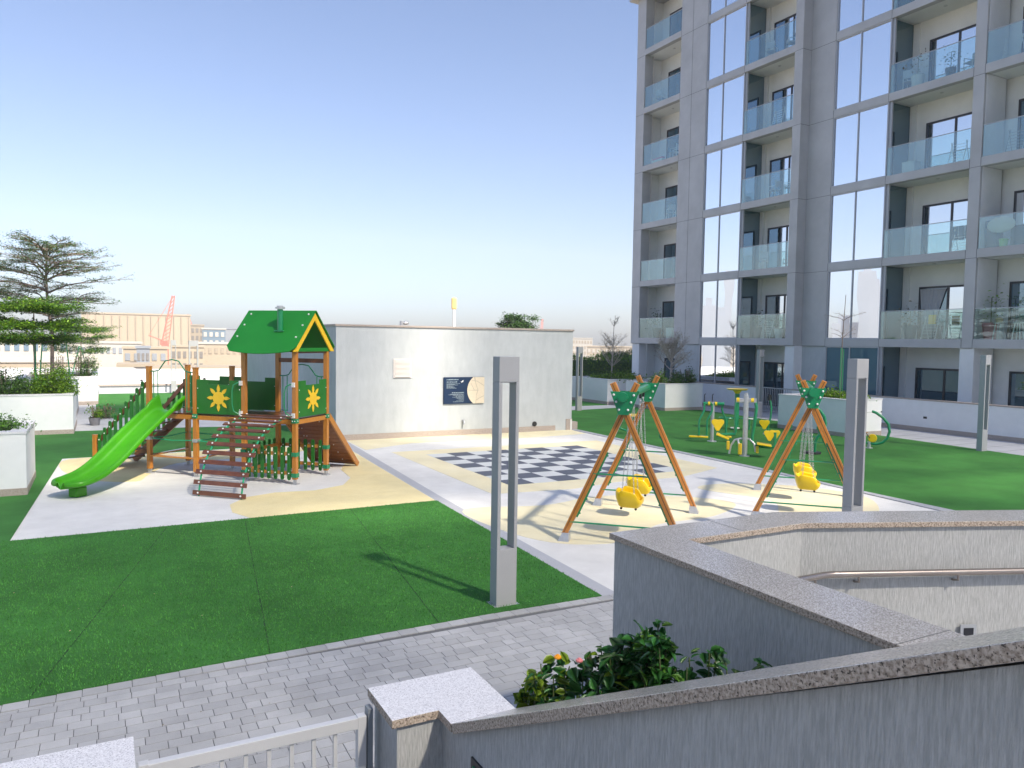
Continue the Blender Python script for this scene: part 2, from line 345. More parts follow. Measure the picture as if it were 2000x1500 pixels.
# blades of the near turf, so that its pile shows
def blades():
    n = 190000; P = []
    pts = rng.uniform([-9, 7.2], [5.85, 14.2], (n*2, 2))
    poly = np.array([(5.818, 14.011), (5.50, 7.83), (3.9, 7.87), (2.9, 7.85), (.83, 7.79), (-.8, 7.71), (-5, 7.45), (-9, 7.2), (-9, 14.2), (-1.31, 13.886)])
    x, y = pts[:, 0], pts[:, 1]; ins = np.zeros(len(pts), bool); j = len(poly)-1
    for i in range(len(poly)):
        xi, yi = poly[i]; xj, yj = poly[j]
        c = ((yi > y) != (yj > y)) & (x < (xj-xi)*(y-yi)/(yj-yi+1e-12)+xi); ins ^= c; j = i
    # keep what the near part shows most of: thin out with distance
    keep = ins & (rng.uniform(0, 1, len(pts)) < np.clip(1.35-(y-7.5)/9, .25, 1)); p = pts[keep][:n]; n = len(p)
    p = p+rng.normal(0, .009, p.shape); a = rng.uniform(0, 2*pi, n); h = rng.uniform(.012, .026, n); wd = rng.uniform(.0035, .006, n); ln = rng.normal(0, .009, (n, 2))
    A = np.stack([p[:, 0]-np.cos(a)*wd, p[:, 1]-np.sin(a)*wd, np.full(n, .027)], 1); B = np.stack([p[:, 0]+np.cos(a)*wd, p[:, 1]+np.sin(a)*wd, np.full(n, .027)], 1)
    C = np.stack([p[:, 0]+ln[:, 0], p[:, 1]+ln[:, 1], .03+h], 1); V = np.stack([A, B, C], 1).reshape(-1, 3)
    me = bpy.data.meshes.new('turf_blades'); me.vertices.add(len(V)); me.vertices.foreach_set('co', V.astype(np.float32).ravel())
    me.loops.add(n*3); me.loops.foreach_set('vertex_index', np.arange(n*3, dtype=np.int32)); me.polygons.add(n)
    me.polygons.foreach_set('loop_start', np.arange(n, dtype=np.int32)*3); me.polygons.foreach_set('loop_total', np.full(n, 3, np.int32))
    me.materials.append(MAT['turf_blade']); me.update(calc_edges=True)
    o = bpy.data.objects.new('turf_blades', me); col.objects.link(o); tag(o, 'short pile of the artificial turf nearest the camera', 'grass', kind='stuff')
blades()
# seams of the turf rolls
s = MB()
for a, b in (((4.05, 13.93), (3.3, 7.87)), ((2.15, 13.84), (1.45, 7.82)), ((.9, 13.8), (-.6, 7.75)), ((2.35, 13.84), (2.3, 13.3))):
    s.bar((*a, .0308), (*b, .0308), .012, .003)
struct(s, 'turf_seams', 'turf_seam')
# rubber play surface
P1_ = [(-1.305, 13.886), (5.83, 14.02), (6.31, 21.97), (6.39, 23.6), (5.4, 23.3), (1.2, 22.88), (-.955, 22.77)]
struct(MB().prism(P1_, .001, .012), 'play_surface', 'pad_white')
P2_ = [(5.75, 7.85), (14.4, 7.9), (14.42, 9.4), (14.6, 11.6), (14.8, 14.3), (14.87, 18.3), (15.05, 23.2), (15.1, 23.62), (6.7, 23.62), (6.63, 22.5), (6.05, 14.2)]
struct(MB().prism(P2_, .001, .012), 'court_surface', 'pad_white')
struct(MB().prism([(5.51, 7.84), (5.75, 7.85), (6.05, 14.2), (6.63, 22.5), (6.7, 23.62), (6.39, 23.62), (6.31, 21.97), (5.83, 14.02)], .001, .016), 'border_strip', 'border_granite')
struct(MB().prism([(14.4, 7.9), (14.62, 7.9), (14.75, 11.6), (14.99, 14.3), (15.06, 18.3), (15.25, 23.2), (15.25, 23.6), (15.1, 23.62), (15.05, 23.2), (14.87, 18.3), (14.8, 14.3), (14.6, 11.6), (14.42, 9.4)], .001, .034), 'border_kerb', 'border_granite')
def blob(pts, k=6):      # closed smooth outline through points
    n = len(pts); out = []
    for i in range(n):
        p0, p1, p2, p3 = [Vector(pts[(i+j-1) % n]) for j in range(4)]
        for s_ in range(k):
            t = s_/k; q = .5*((2*p1)+(-p0+p2)*t+(2*p0-5*p1+4*p2-p3)*t*t+(-p0+3*p1-3*p2+p3)*t**3); out.append((q.x, q.y))
    return out
y1 = MB()
y1.prism([(2.3, 13.95)]+[(2.05, 14.6), (2.1, 15.3), (2.5, 15.9), (3.1, 16.15), (3.9, 16.05)]+[(4.6, 16.4), (5.0, 17.2), (5.1, 18.4), (5.6, 19.6), (6.0, 20.6), (6.2, 21.9), (6.28, 21.9), (5.81, 14.03)], .012, .016)
y1.prism(blob([(-.9, 20.9), (-.3, 19.2), (.6, 18.6), (.9, 19.4), (1.6, 20.9), (3.2, 21.2), (4.6, 21.6), (5.6, 22.7), (3, 22.9), (.8, 22.7), (-.8, 22.6)], 4), .012, .016)
struct(y1, 'yellow_play_surface', 'pad_yellow')
y2 = MB()
y2.prism([(6.72, 23.61), (15.05, 23.61), (14.9, 22.4), (13, 22.2), (10.5, 22.2), (8.4, 22.3), (7.0, 21.6), (6.66, 21.4)], .012, .016)
ring = [(7.2, 20.7), (14.2, 20.7), (14.0, 14.9), (12.2, 14.2), (10.4, 14.3), (9.0, 14.0), (7.15, 14.2)]
y2.prism(ring, .012, .0155)
y2.prism(blob([(6.0, 13.1), (7.6, 12.8), (9.1, 13.1), (10.6, 12.4), (11.2, 11.4), (10.0, 10.7), (8.6, 10.6), (7.6, 9.9), (6.4, 10.2), (5.9, 11.5)]), .012, .0165)
y2.prism(blob([(11.6, 12.9), (12.6, 13.1), (13.9, 12.2), (14.3, 10.8), (13.2, 9.6), (12.0, 9.2), (11.3, 10.2), (12.1, 11.3)]), .012, .0165)
struct(y2, 'yellow_court_surface', 'pad_cream')
cw = MB().box(7.93, 12.93, 14.9, 19.9, .014, .0175)
struct(cw, 'chess_board', 'chess_white')
cb = MB(); S = .625
for r_ in range(8):
    for c_ in range(8):
        if (c_+r_) % 2 == 1: cb.box(7.93+c_*S, 7.93+(c_+1)*S, 19.9-(r_+1)*S, 19.9-r_*S, .0165, .0195)
struct(cb, 'chess_dark_squares', 'chess_dark')
# paving joints of the pale far path
pj_ = MB()
for i in range(26): pj_.bar((24.2+.02*i, 9+i*.8, .0012), (27.5, 9+i*.8, .0012), .012, .002)
struct(pj_, 'path_joints', 'joint')

# ---------------------------------------------------------------- shed
sh = thing('utility_building', 'low flat-roofed pale plaster building behind the chessboard with a thin coping', 'building', (6.39, 23.62, 0))
m = MB().box(0, 8.69, 0, 17.2, 0, 3.60); m.build('wall', 'plaster', sh)
m = MB().box(-.03, 8.72, -.04, 17.23, 3.60, 3.665); m.build('roof_coping', 'skirting', sh, bevel=.008)
m = MB().box(-.012, 8.0, -.014, 0, 0, .20).box(8.45, 8.70, -.03, 0, 0, .42).box(8.70, 8.95, -.01, .3, 0, .3); m.build('skirting', 'skirting', sh)
m = MB(); m.box(8.62, 8.68, -.045, 0, .0, .40); m.build('downpipe', 'bolt_white', sh)
v = MB().box(1.86, 2.48, -.03, 0, 1.97, 2.59)
vo = v.build('vent', 'vent_white', sh)
v = MB()
for i in range(14): v.bar((1.91, -.042, 2.01+i*.041), (2.43, -.042, 2.01+i*.041), .03, .012, up=(0, -1, .8))
v.mat(0); v.build('louvre', 'vent_white', vo)
p = MB(); p.tube([(4.35, 0, .50), (4.35, -.07, .50), (4.35, -.10, .47), (4.35, -.10, .37)], .035, 10).cyl((4.35, -.006, .5), .06, .012, 16, 'y'); p.build('spout', 'galvanised', sh, smooth=True)
p = MB(); p.cyl((7.13, -.02, .29), .085, .04, 20, 'y'); p.build('round_vent', 'black_plastic', sh)
p = MB(); p.cyl((2.35, .6, 3.74), .06, .16, 10).ball((2.5, .6, 3.76), .11, .08, .07); p.build('roof_vent', 'galvanised', sh)
# sign on the shed wall
sg = thing('wall_sign', 'navy information sign with a cream half disc fixed on the plaster wall', 'sign', (10.0, 23.6, 1.08))
m = MB().box(0, 1.5, -.03, .0, 0, .9); m.build('board', 'sign_navy', sg, bevel=.004)
m = MB(); poly = [(1.42+.56*math.cos(a), .45+.56*math.sin(a)) for a in np.linspace(R(127), R(233), 20)]+[(1.497, .005), (1.497, .895)]
m.T = Matrix.Rotation(R(90), 4, 'X'); m.prism([(x, y) for x, y in poly], .031, .036); m.build('half_disc', 'sign_cream', sg)
m = MB()
for a, b in (((1.11, .9), (1.2, .6)), ((1.2, .6), (1.26, .45)), ((1.26, .45), (1.2, .3)), ((1.2, .3), (1.18, .01)), ((.92, .45), (1.26, .45)), ((1.0, .68), (1.12, .45)), ((1.02, .78), (1.22, .76)), ((1.22, .76), (1.36, .68)), ((1.36, .68), (1.49, .6)), ((1.2, .12), (1.35, .2)), ((1.35, .2), (1.49, .26)), ((1.14, .9), (1.16, .78))):
    m.bar((a[0], -.037, a[1]), (b[0], -.037, b[1]), .004, .012, up=(0, 0, 1))
m.build('line_drawing', 'sign_line', sg)
m = MB(); rr = random.Random(4)
def words(x, z, wtot, h, right=False):
    c = x
    while c < x+wtot:
        wl = min(rr.uniform(.02, .06), x+wtot-c)
        k = c
        while k < c+wl-.004: m.box(k, k+.006, -.0345, -.0295, z, z+h*rr.choice([.7, .7, 1, .85])); k += .009
        c += wl+.012
for z, wt, h in ((.80, .44, .035), (.725, .40, .03), (.675, .5, .014), (.655, .3, .014), (.63, .42, .014), (.60, .2, .014), (.575, .28, .014), (.55, .3, .014), (.525, .36, .014)): words(.1, z, wt, h)
for z, wt, h in ((.365, .44, .032), (.33, .5, .012), (.305, .56, .016), (.275, .4, .014), (.245, .3, .012), (.22, .42, .014), (.195, .3, .012), (.165, .25, .014), (.13, .2, .012), (.1, .28, .012), (.065, .40, .014)): words(.74-wt, z, wt, h)
m.build('lettering', 'sign_text', sg)
m = MB(); m.T = Matrix.Rotation(R(90), 4, 'X'); m.prism([(.59, .755), (.64, .745), (.685, .79), (.73, .80), (.70, .765), (.715, .735), (.675, .735), (.655, .705), (.64, .73)], .031, .034); m.build('bird_emblem', 'bolt_white', sg)

# ---------------------------------------------------------------- bollard lamps
def lamp():
    t = thing('garden_lamp', 'tall slotted grey lamp column standing in the near lawn beside the white strip', 'lamp', (4.25, 8.12, .02), group='slotted lamp columns')
    w_, d_ = .135, .088
    m = MB().box(-w_, w_, -d_, d_, 0, .69); m.build('base', 'lamp_metal', t, bevel=.004)
    for s_ in (-1, 1):
        m = MB().box(s_*w_, s_*(w_-.043), -d_, d_, .692, 2.698) if s_ > 0 else MB().box(-w_, -w_+.043, -d_, d_, .692, 2.698)
        m.build('leg', 'lamp_metal', t, bevel=.003)
    m = MB().box(-w_, w_, -d_, d_, 2.70, 3.0); m.build('head', 'lamp_metal', t, bevel=.004)
    m = MB().box(-w_+.03, w_-.03, -d_+.03, d_-.03, 2.69, 2.7); m.build('diffuser', 'bolt_white', t)
    m = MB().box(-w_-.03, w_+.03, -d_-.03, d_+.03, 0, .012); m.build('base_plate', 'galvanised', t)
    return t
l0 = lamp()
dup(l0, (10.38, 8.02, .01), label='slotted grey lamp column rising behind the granite coping beside the far swing set')
dup(l0, (24.05, 14.05, .0), label='slotted grey lamp column at the lawn edge on the far right')
dup(l0, (25.75, 24.9, .0), label='slotted grey lamp column beside the railing gate behind the exercise machines')
dup(l0, (19.6, 30.1, .0), label='slotted grey lamp column near the right corner of the low plaster building')
dup(l0, (3.55, 47.6, .0), label='narrower of two distant lamp columns behind the play tower, left one')
l6 = dup(l0, (4.25, 43.9, .0), label='wider looking distant lamp column behind the play tower, right of its twin'); l6.scale = (1.75, 1, 1)

# ---------------------------------------------------------------- planters
def planter(name_label, x0, x1, y0, y1, h, soil=True):
    t = thing('planter', name_label, 'planter', ((x0+x1)/2, (y0+y1)/2, 0), group='raised plaster planters'); a, b = (x1-x0)/2, (y1-y0)/2
    wt = .28
    m = MB()
    for q in ((-a, a, -b, -b+wt), (-a, a, b-wt, b), (-a, -a+wt, -b+wt, b-wt), (a-wt, a, -b+wt, b-wt)): m.box(*q, 0, h-.045)
    m.build('wall', 'plaster_white', t)
    m = MB()
    for q in ((-a-.015, a+.015, -b-.015, -b+wt), (-a-.015, a+.015, b-wt, b+.015), (-a-.015, -a+wt, -b+wt, b-wt), (a-wt, a+.015, -b+wt, b-wt)): m.box(*q, h-.045, h)
    m.build('coping', 'granite_white', t)
    m = MB()
    for q in ((-a-.012, a+.012, -b-.012, -b), (-a-.012, -a, -b, b), (a, a+.012, -b, b)): m.box(*q, 0, .17)
    m.build('skirting', 'skirting', t)
    m = MB().box(-a+wt, a-wt, -b+wt, b-wt, h-.3, h-.14); m.build('soil', 'soil', t)
    return t
planter('white planter at the left edge of the photo with low dark green ground cover', -4.2, -1.36, 17.78, 20.0, 1.29)
planter('large white planter with the green staked tree and clipped shrubs', -5.2, -.86, 28.35, 31.7, 1.31)
planter('planter behind the staked tree, carrying the tall grey-trunked tree', -4.5, -.95, 33.6, 37.9, 1.31)
planter('long planter furthest back at left with airy shrubs and a small staked tree', -3.4, -.22, 40.2, 46.2, 1.31)
planter('planter with yellow-green grass and a bare tree near the hedge', 22.98, 26.2, 32.6, 36.2, 1.32)
planter('planter with bushy shrubs and a leafless tree in front of the apartment block', 23.4, 25.7, 28.5, 31.6, 1.31)
planter('planter at right of the swings with low plants and a green staked sapling', 22.95, 24.88, 18.16, 21.2, 1.34)

# ---------------------------------------------------------------- parapets
def parapet(label, y0, y1):
    t = thing('parapet_wall', label, 'wall', (27.6, (y0+y1)/2, 0), group='parapet in front of the ground floor flats'); b = (y1-y0)/2
    MB().box(0, .2, -b, b, 0, 1.18).build('wall', 'plaster_white', t); MB().box(-.02, .23, -b, b, 1.18, 1.23).build('coping', 'skirting', t, bevel=.006)
    MB().box(-.014, 0, -b, b, .0, .17).build('skirting', 'skirting', t)
    return t
a = parapet('parapet stretch right of the railing gate, reaching the right edge of the photo', 9.5, 24.75)
MB().box(-.012, 0, 1.1, 1.24, .5, .58).build('socket_cover', 'dark_frame', a)
parapet('parapet stretch left of the railing gate, below the corner balconies', 26.75, 38.4)
gt = thing('railing_gate', 'grey metal bar railing closing the gap in the parapet', 'railing', (27.7, 25.75, 0))
m = MB().bar((0, -1.0, 1.2), (0, 1.0, 1.2), .05, .05).bar((0, -1, .1), (0, 1, .1), .04, .04)
for i in range(19): m.bar((0, -.98+i*.109, .1), (0, -.98+i*.109, 1.18), .022)
m.build('bars', 'lamp_metal', gt)
fp = thing('parapet_wall', 'far pale parapet along the back edge of the terrace before the city', 'wall', (0, 52.1, 0))
MB().box(-30, 23, 0, .25, 0, 1.13).build('wall', 'plaster_white', fp); MB().box(-30, 23, -.03, .28, 1.13, 1.18).build('coping', 'granite_white', fp)
MB().box(5.6, 5.75, -.02, 0, .45, .62).box(2.0, 2.15, -.02, 0, .45, .55).build('socket_cover', 'dark_frame', fp)
bn = thing('low_bench', 'low grey-topped bench wall along the far lawn behind the play tower', 'bench', (3, 48.6, 0))
MB().box(-3.2, 3.2, -.2, .25, 0, .38).build('support', 'plaster', bn); MB().box(-3.3, 3.3, -.28, .32, .38, .46).build('seat', 'skirting', bn)

# ---------------------------------------------------------------- near walls, steps and gate
SL = .518
def cz(y): return 1.30 if y >= 3.40 else min(2.72, 1.30+SL*(3.40-y))
w1 = thing('stair_wall', 'foreground stair wall with sloping polished granite coping at the bottom right', 'wall', (1.5, 3.5, 0))
def yz(mb, prof, x0, x1):
    n = len(prof); vs = [(x0, y, z) for y, z in prof]+[(x1, y, z) for y, z in prof]
    return mb.add(vs, [tuple(range(n)), tuple(range(n, 2*n))[::-1]]+[(i, n+i, n+(i+1) % n, (i+1) % n) for i in range(n)])
y_l = 3.40-(2.72-1.30)/SL
yo = 3.5
pr = [(3.55-yo, 0), (3.55-yo, 1.255), (3.40-yo, 1.255), (y_l-yo, 2.675), (-3-yo, 2.675), (-3-yo, 0)]
m = MB(); yz(m, pr, .035, .33); m.box(-.215, .345, 3.585-yo, 3.945-yo, 0, 1.255); m.box(.035, .33, 3.55-yo, 3.585-yo, 0, 1.255); m.build('wall', 'plaster_rough', w1)
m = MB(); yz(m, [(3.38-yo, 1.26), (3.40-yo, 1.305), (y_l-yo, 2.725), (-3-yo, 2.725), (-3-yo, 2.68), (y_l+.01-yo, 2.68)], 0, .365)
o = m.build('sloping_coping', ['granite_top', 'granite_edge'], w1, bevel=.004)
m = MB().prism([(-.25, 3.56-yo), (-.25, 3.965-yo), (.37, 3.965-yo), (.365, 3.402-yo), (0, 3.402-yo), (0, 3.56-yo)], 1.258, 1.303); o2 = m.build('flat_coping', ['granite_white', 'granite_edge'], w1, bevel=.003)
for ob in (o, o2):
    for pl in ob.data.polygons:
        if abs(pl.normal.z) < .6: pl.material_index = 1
m = MB().box(.025, .037, 3.0-yo, 3.22-yo, .95, 1.22).build('inset_light', 'dark_frame', w1)
m = MB().box(.018, .03, 3.03-yo, 3.19-yo, .98, 1.19).build('green_lens', 'green_metal', w1)
lp = thing('gate_pillar', 'pale speckled granite-topped pillar cut by the bottom left corner', 'pillar', (-.4, 3.76, 0))
MB().box(-.6, .47, -.17, .17, 0, 1.255).build('wall', 'plaster_rough', lp); MB().box(-.64, .505, -.2, .205, 1.258, 1.303).build('coping', 'granite_white', lp, bevel=.003)
gg = thing('metal_gate', 'grey barred metal gate between the two granite-topped pillars', 'gate', (.12, 3.88, 0))
m = MB().box(.02, 1.09, -.022, .022, 1.14, 1.2).box(.02, 1.09, -.022, .022, .1, .15).box(1.045, 1.092, -.024, .024, .08, 1.205).box(.0, .045, -.024, .024, .08, 1.205); m.build('frame', 'gate_metal', gg, bevel=.003)
for i in range(8): MB().box(.135+i*.112, .155+i*.112, -.01, .01, .15, 1.14).build('bar', 'gate_metal', gg)
m = MB().box(1.098, 1.125, -.03, .03, 0, 1.24).build('gate_post', 'gate_frame', gg)
# ramp wall with level coping at z 1.88
w2 = thing('ramp_wall', 'tall rough plaster wall with polished granite coping wrapping the ramp at right', 'wall', (3.1, 4.34, 0))
out = [(3.10, -3), (3.10, 4.34), (4.68, 4.34), (6.68, 3.53), (12.5, 1.18)]; inn = [(12.36, .82), (6.54, 3.18), (4.60, 3.965), (3.49, 3.965), (3.49, -3)]
P_ = [(x-3.1, y-4.34) for x, y in out+inn]
def inset(P, d):
    n = len(P); res = []
    for i in range(n):
        p0, p1, p2 = Vector(P[i-1]), Vector(P[i]), Vector(P[(i+1) % n]); e1 = (p1-p0).normalized(); e2 = (p2-p1).normalized()
        n1 = Vector((e1.y, -e1.x)); n2 = Vector((e2.y, -e2.x)); b = (n1+n2); b = b/(b.length_squared)*2 if b.length > .1 else n1
        res.append((p1.x+b.x*d, p1.y+b.y*d))
    return res
m = MB().prism(inset(P_, .028), 0, 1.835); m.build('wall', 'plaster_rough', w2)
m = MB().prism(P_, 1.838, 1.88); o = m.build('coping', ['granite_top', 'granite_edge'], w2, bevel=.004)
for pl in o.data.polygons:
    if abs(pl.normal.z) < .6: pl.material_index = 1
# joints of the coping slabs
m = MB().box(.0, .39, -2.2, -2.196, 1.878, 1.8812).box(.9, .904, -.375, 0, 1.878, 1.8812); m.build('coping_joint', 'joint', w2)
d_ = Vector((5.86-3.1-0, 3.50-4.34, 0)); 
nx, ny = -.374, -.927
fl = MB(); fl.T = Matrix.Translation((5.862-3.1, 3.452+.012-4.34, 0)) @ Matrix.Rotation(math.atan2(-.404, 1), 4, 'Z')
fl.box(-.065, .065, -.012, .0, .95, 1.075); fl.build('light_frame', 'alu_light', w2)
fl2 = MB(); fl2.T = fl.T; fl2.box(-.04, .04, -.015, -.005, .985, 1.05); fl2.build('light_recess', 'gap', w2)
hr = thing('handrail', 'round bronze steel handrail on brackets along the inside of the ramp wall', 'handrail', (4.4, 3.9, 1.5))
pts = [(4.43, 3.86), (4.72, 3.86), (4.80, 3.84), (6.50, 3.155), (12.2, .85)]
m = MB().tube([(x-4.4, y-3.9, 0) for x, y in pts], .025, 16); m.build('rail', 'rail_steel', hr, smooth=True)
for bx, by in ((4.62, 3.86), (4.98, 3.767), (5.72, 3.469), (6.5, 3.155), (7.7, 2.68)):
    m = MB(); wx, wy = (0, .095) if bx < 4.7 else (.033, .082)
    m.tube([(bx-4.4, by-3.9, -.02), (bx-4.4, by-3.9, -.06), (bx+wx*.6-4.4, by+wy*.6-3.9, -.075), (bx+wx-4.4, by+wy-3.9, -.075)], .009, 8)
    m.cyl((bx+wx*.95-4.4, by+wy*.95-3.9, -.075), .045, .014, 20, (wx, wy, 0)); m.build('bracket', 'rail_steel', hr, smooth=True)
st = MB()
for i in range(10): st.box(-.9, 1.53, -4 if i == 9 else .3+(9-i)*0-4, 3.3-i*.3, i*.16+(.001 if i else .013), (i+1)*.16)
struct(st, 'steps', 'path_pale')
struct(MB().box(3.49, 12, -3, .8, 0, .6).prism([(3.49, .8), (12, .8), (6.5, 3.17), (4.6, 3.96), (3.49, 3.96)], .0, .6), 'ramp_floor', 'path_pale')
bd = thing('planting_bed', 'low raised soil bed between the stair wall and the ramp wall', 'planter', (2.48, 3, 0))
MB().box(-.62, .6, 1.12, 1.22, 0, .82).build('retaining_wall', 'plaster_rough', bd); MB().box(-.62, .6, -6, 1.12, 0, .74).build('soil', 'soil', bd)
# ---------------------------------------------------------------- apartment building
B = thing('apartment_building', 'grey panelled apartment block with glass balconies and tall mirror windows at right', 'building', (28.68, 25, 0))
def bx(name, m_, *boxes, parent=None, bevel=0):
    mb = MB()
    for b in boxes: mb.box(b[0]-28.68, b[1]-28.68, b[2]-25, b[3]-25, b[4], b[5])
    return mb.build(name, m_, parent or B, bevel=bevel)
LV = [3.2+3.42*k for k in range(6)]; TOP = 3.2+3.42*6; BH = .34
XA, XB = 28.68, 29.2            # outer faces of the left and the right wing
# piers above the ground floor
def pier(x0, x1, y0, y1, z0=3.2, z1=TOP): return bx('pier', 'alu_panel', (x0, x1, y0, y1, z0, z1), bevel=.01)
pier(XA, 29.30, 37.57, 38.35); pier(XA, 30.2, 32.2, 34.33); pier(XA-.03, 30.2, 25.72, 26.2); pier(XB, 30.6, 24.36, 25.72); pier(XB, 30.6, 17.6, 18.03); pier(XB, 30.6, 12.8, 13.6)
# ground-floor piers, pale plaster
bx('ground_pier', 'plaster_white', (28.78, 29.3, 37.62, 38.3, 0, 3.2)); bx('ground_pier', 'plaster', (28.74, 30.2, 32.15, 34.25, 0, 3.2)); bx('ground_pier', 'plaster_white', (28.72, 30.2, 25.7, 26.25, 0, 3.2)); bx('ground_pier', 'plaster', (29.26, 30.6, 24.3, 25.7, 0, 3.2)); bx('ground_pier', 'plaster_white', (29.25, 30.5, 17.55, 18.1, 0, 3.2)); bx('ground_pier', 'plaster', (29.25, 30.6, 12.8, 13.6, 0, 3.2))
# panel joints
g_ = MB()
def gl(x, y0, y1, z0, z1): g_.box(x-28.68-.004, x-28.68+.01, y0-25, y1-25, z0, z1)
for z in LV:
    gl(XA, 32.2, 34.33, z-.006, z+.006); gl(XA, 37.57, 38.35, z-.006, z+.006); gl(XB, 24.36, 25.72, z-.006, z+.006); gl(XB, 17.6, 18.03, z-.006, z+.006)
    gl(XA-.03, 25.72, 26.2, z-.006, z+.006); g_.box(-.034, .5, .715, .721, z-.006, z+.006)
    for y in (34.33, 32.2, 29.42, 26.2): gl(XA, y-.006, y+.006, z, z+BH)
    for y in (24.36, 21.6, 18.03, 17.6): gl(XB, y-.006, y+.006, z, z+BH)
gl(XA, 33.355, 33.367, 3.2, TOP)
g_.build('panel_joint', 'gap', B)
# core walls behind, side wall, roof
bx('back_wall', 'balcony_plaster', (30.2, 30.5, 26.2, 38.0, 0, TOP), (30.7, 31.0, 12.8, 25.72, 0, TOP))
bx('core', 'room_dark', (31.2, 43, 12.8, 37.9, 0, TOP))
bx('end_wall', 'balcony_plaster', (29.62, 43, 37.95, 38.15, 0, TOP)); bx('end_wall', 'balcony_plaster', (30.5, 43, 12.6, 12.8, 0, TOP))
bx('roof_slab', 'alu_panel', (28.3, 43.3, 12.4, 38.75, TOP, TOP+.5), bevel=.02)
for k, z in enumerate(LV+[TOP]):
    if z < TOP:
        for b_ in ((XA, 29.0, 34.33, 37.57, z, z+BH), (XA, 29.0, 26.2, 32.2, z, z+BH), (XB, 29.5, 18.03, 24.36, z, z+BH), (XB, 29.5, 13.6, 17.6, z, z+BH)): bx('floor_band', 'alu_panel', b_, bevel=.008)
    if z < TOP: bx('floor_slab', 'soffit', (29.0, 30.2, 26.2, 38.1, z+.02, z+BH-.03)); bx('floor_slab', 'soffit', (29.5, 30.7, 13.6, 24.36, z+.02, z+BH-.03))
# downlights in soffits
dl = MB()
for z in LV+[TOP]:
    for y, x in ((35.9, 29.5), (27.9, 29.5), (19.8, 30.0), (15.6, 30.0)): dl.cyl((x-28.68, y-25, z+.012 if z < TOP else z-.01), .07, .02, 14)
dl.build('downlight', 'galvanised', B)
# tall mirror windows
def win(y0, y1, x, z0, z1, mull, glassm='mirror_glass'):
    w_ = MB(); X = x-28.68; Y0 = y0-25; Y1 = y1-25
    w_.box(X+.03, X+.16, Y0, Y0+.05, z0, z1).box(X+.03, X+.16, Y1-.05, Y1, z0, z1).box(X+.03, X+.16, Y0+.05, Y1-.05, z1-.05, z1).box(X+.03, X+.16, Y0+.05, Y1-.05, z0, z0+.04)
    w_.box(X+.05, X+.16, mull-25-.025, mull-25+.025, z0+.04, z1-.05); f = w_.build('window', 'alu_light', B)
    p_ = MB().box(X+.09, X+.11, Y0+.05, mull-25-.025, z0+.04, z1-.05); p_.build('pane', glassm, f)
    p_ = MB().box(X+.09, X+.11, mull-25+.025, Y1-.05, z0+.04, z1-.05); p_.build('pane', glassm, f)
    return f
def door(x, y0, y1, z0, z1, glassm='door_glass', curtain=False):
    X = x-28.68; Y0 = y0-25; Y1 = y1-25; mid = (Y0+Y1)/2; d = MB()
    d.box(X-.03, X+.06, Y0, Y0+.07, z0, z1).box(X-.03, X+.06, Y1-.07, Y1, z0, z1).box(X-.03, X+.06, Y0+.07, Y1-.07, z1-.08, z1).box(X-.03, X+.06, Y0+.07, Y1-.07, z0, z0+.06).box(X-.02, X+.06, mid-.045, mid+.045, z0+.06, z1-.08)
    f = d.build('sliding_door', 'dark_frame', B)
    if curtain:
        c = MB(); n_ = 22; ya, yb = mid+.06, Y1-.08; vs = []; fs = []
        for i in range(n_+1):
            t = i/n_; sway = .55*(1-t)
            for zz, q in ((z0+.08, 0), (z0+1.1, .35), (z1-.1, 1)): vs.append((X-.04+.02*math.sin(i*1.9), ya+(yb-ya)*t*(.45+.55*q)+(1-q)*.5, zz))
        for i in range(n_): 
            for j in range(2): a_ = i*3+j; fs.append((a_, a_+3, a_+4, a_+1))
        c.add(vs, fs); co_ = c.build('curtain', 'curtain', f, smooth=True); co_.modifiers.new('s', 'SOLIDIFY').thickness = .004
        p_ = MB().box(X+.005, X+.015, Y0+.07, mid-.045, z0+.06, z1-.08); p_.build('pane', glassm, f)
        p_ = MB().box(X+.005, X+.015, mid+.045, Y1-.07, z0+.06, z1-.08); p_.build('pane', 'dark_glass', f)
    else:
        for ya, yb in ((Y0+.07, mid-.045), (mid+.045, Y1-.07)):
            MB().box(X+.005, X+.015, ya, yb, z0+.06, z1-.08).build('pane', glassm, f)
    return f
def rail(x, y0, y1, z, nseg):
    X = x-28.68+.04; Y0, Y1 = y0-25+.02, y1-25-.02; b_ = MB(); b_.box(X-.012, X+.024, Y0, Y1, z+1.16, z+1.185); f = b_.build('balcony_railing', 'alu_light', B)
    L_ = (Y1-Y0)/nseg
    for i in range(nseg): MB().box(X, X+.012, Y0+i*L_+.008, Y0+(i+1)*L_-.008, z, z+1.155).build('glass_panel', 'balcony_glass', f)
    return f
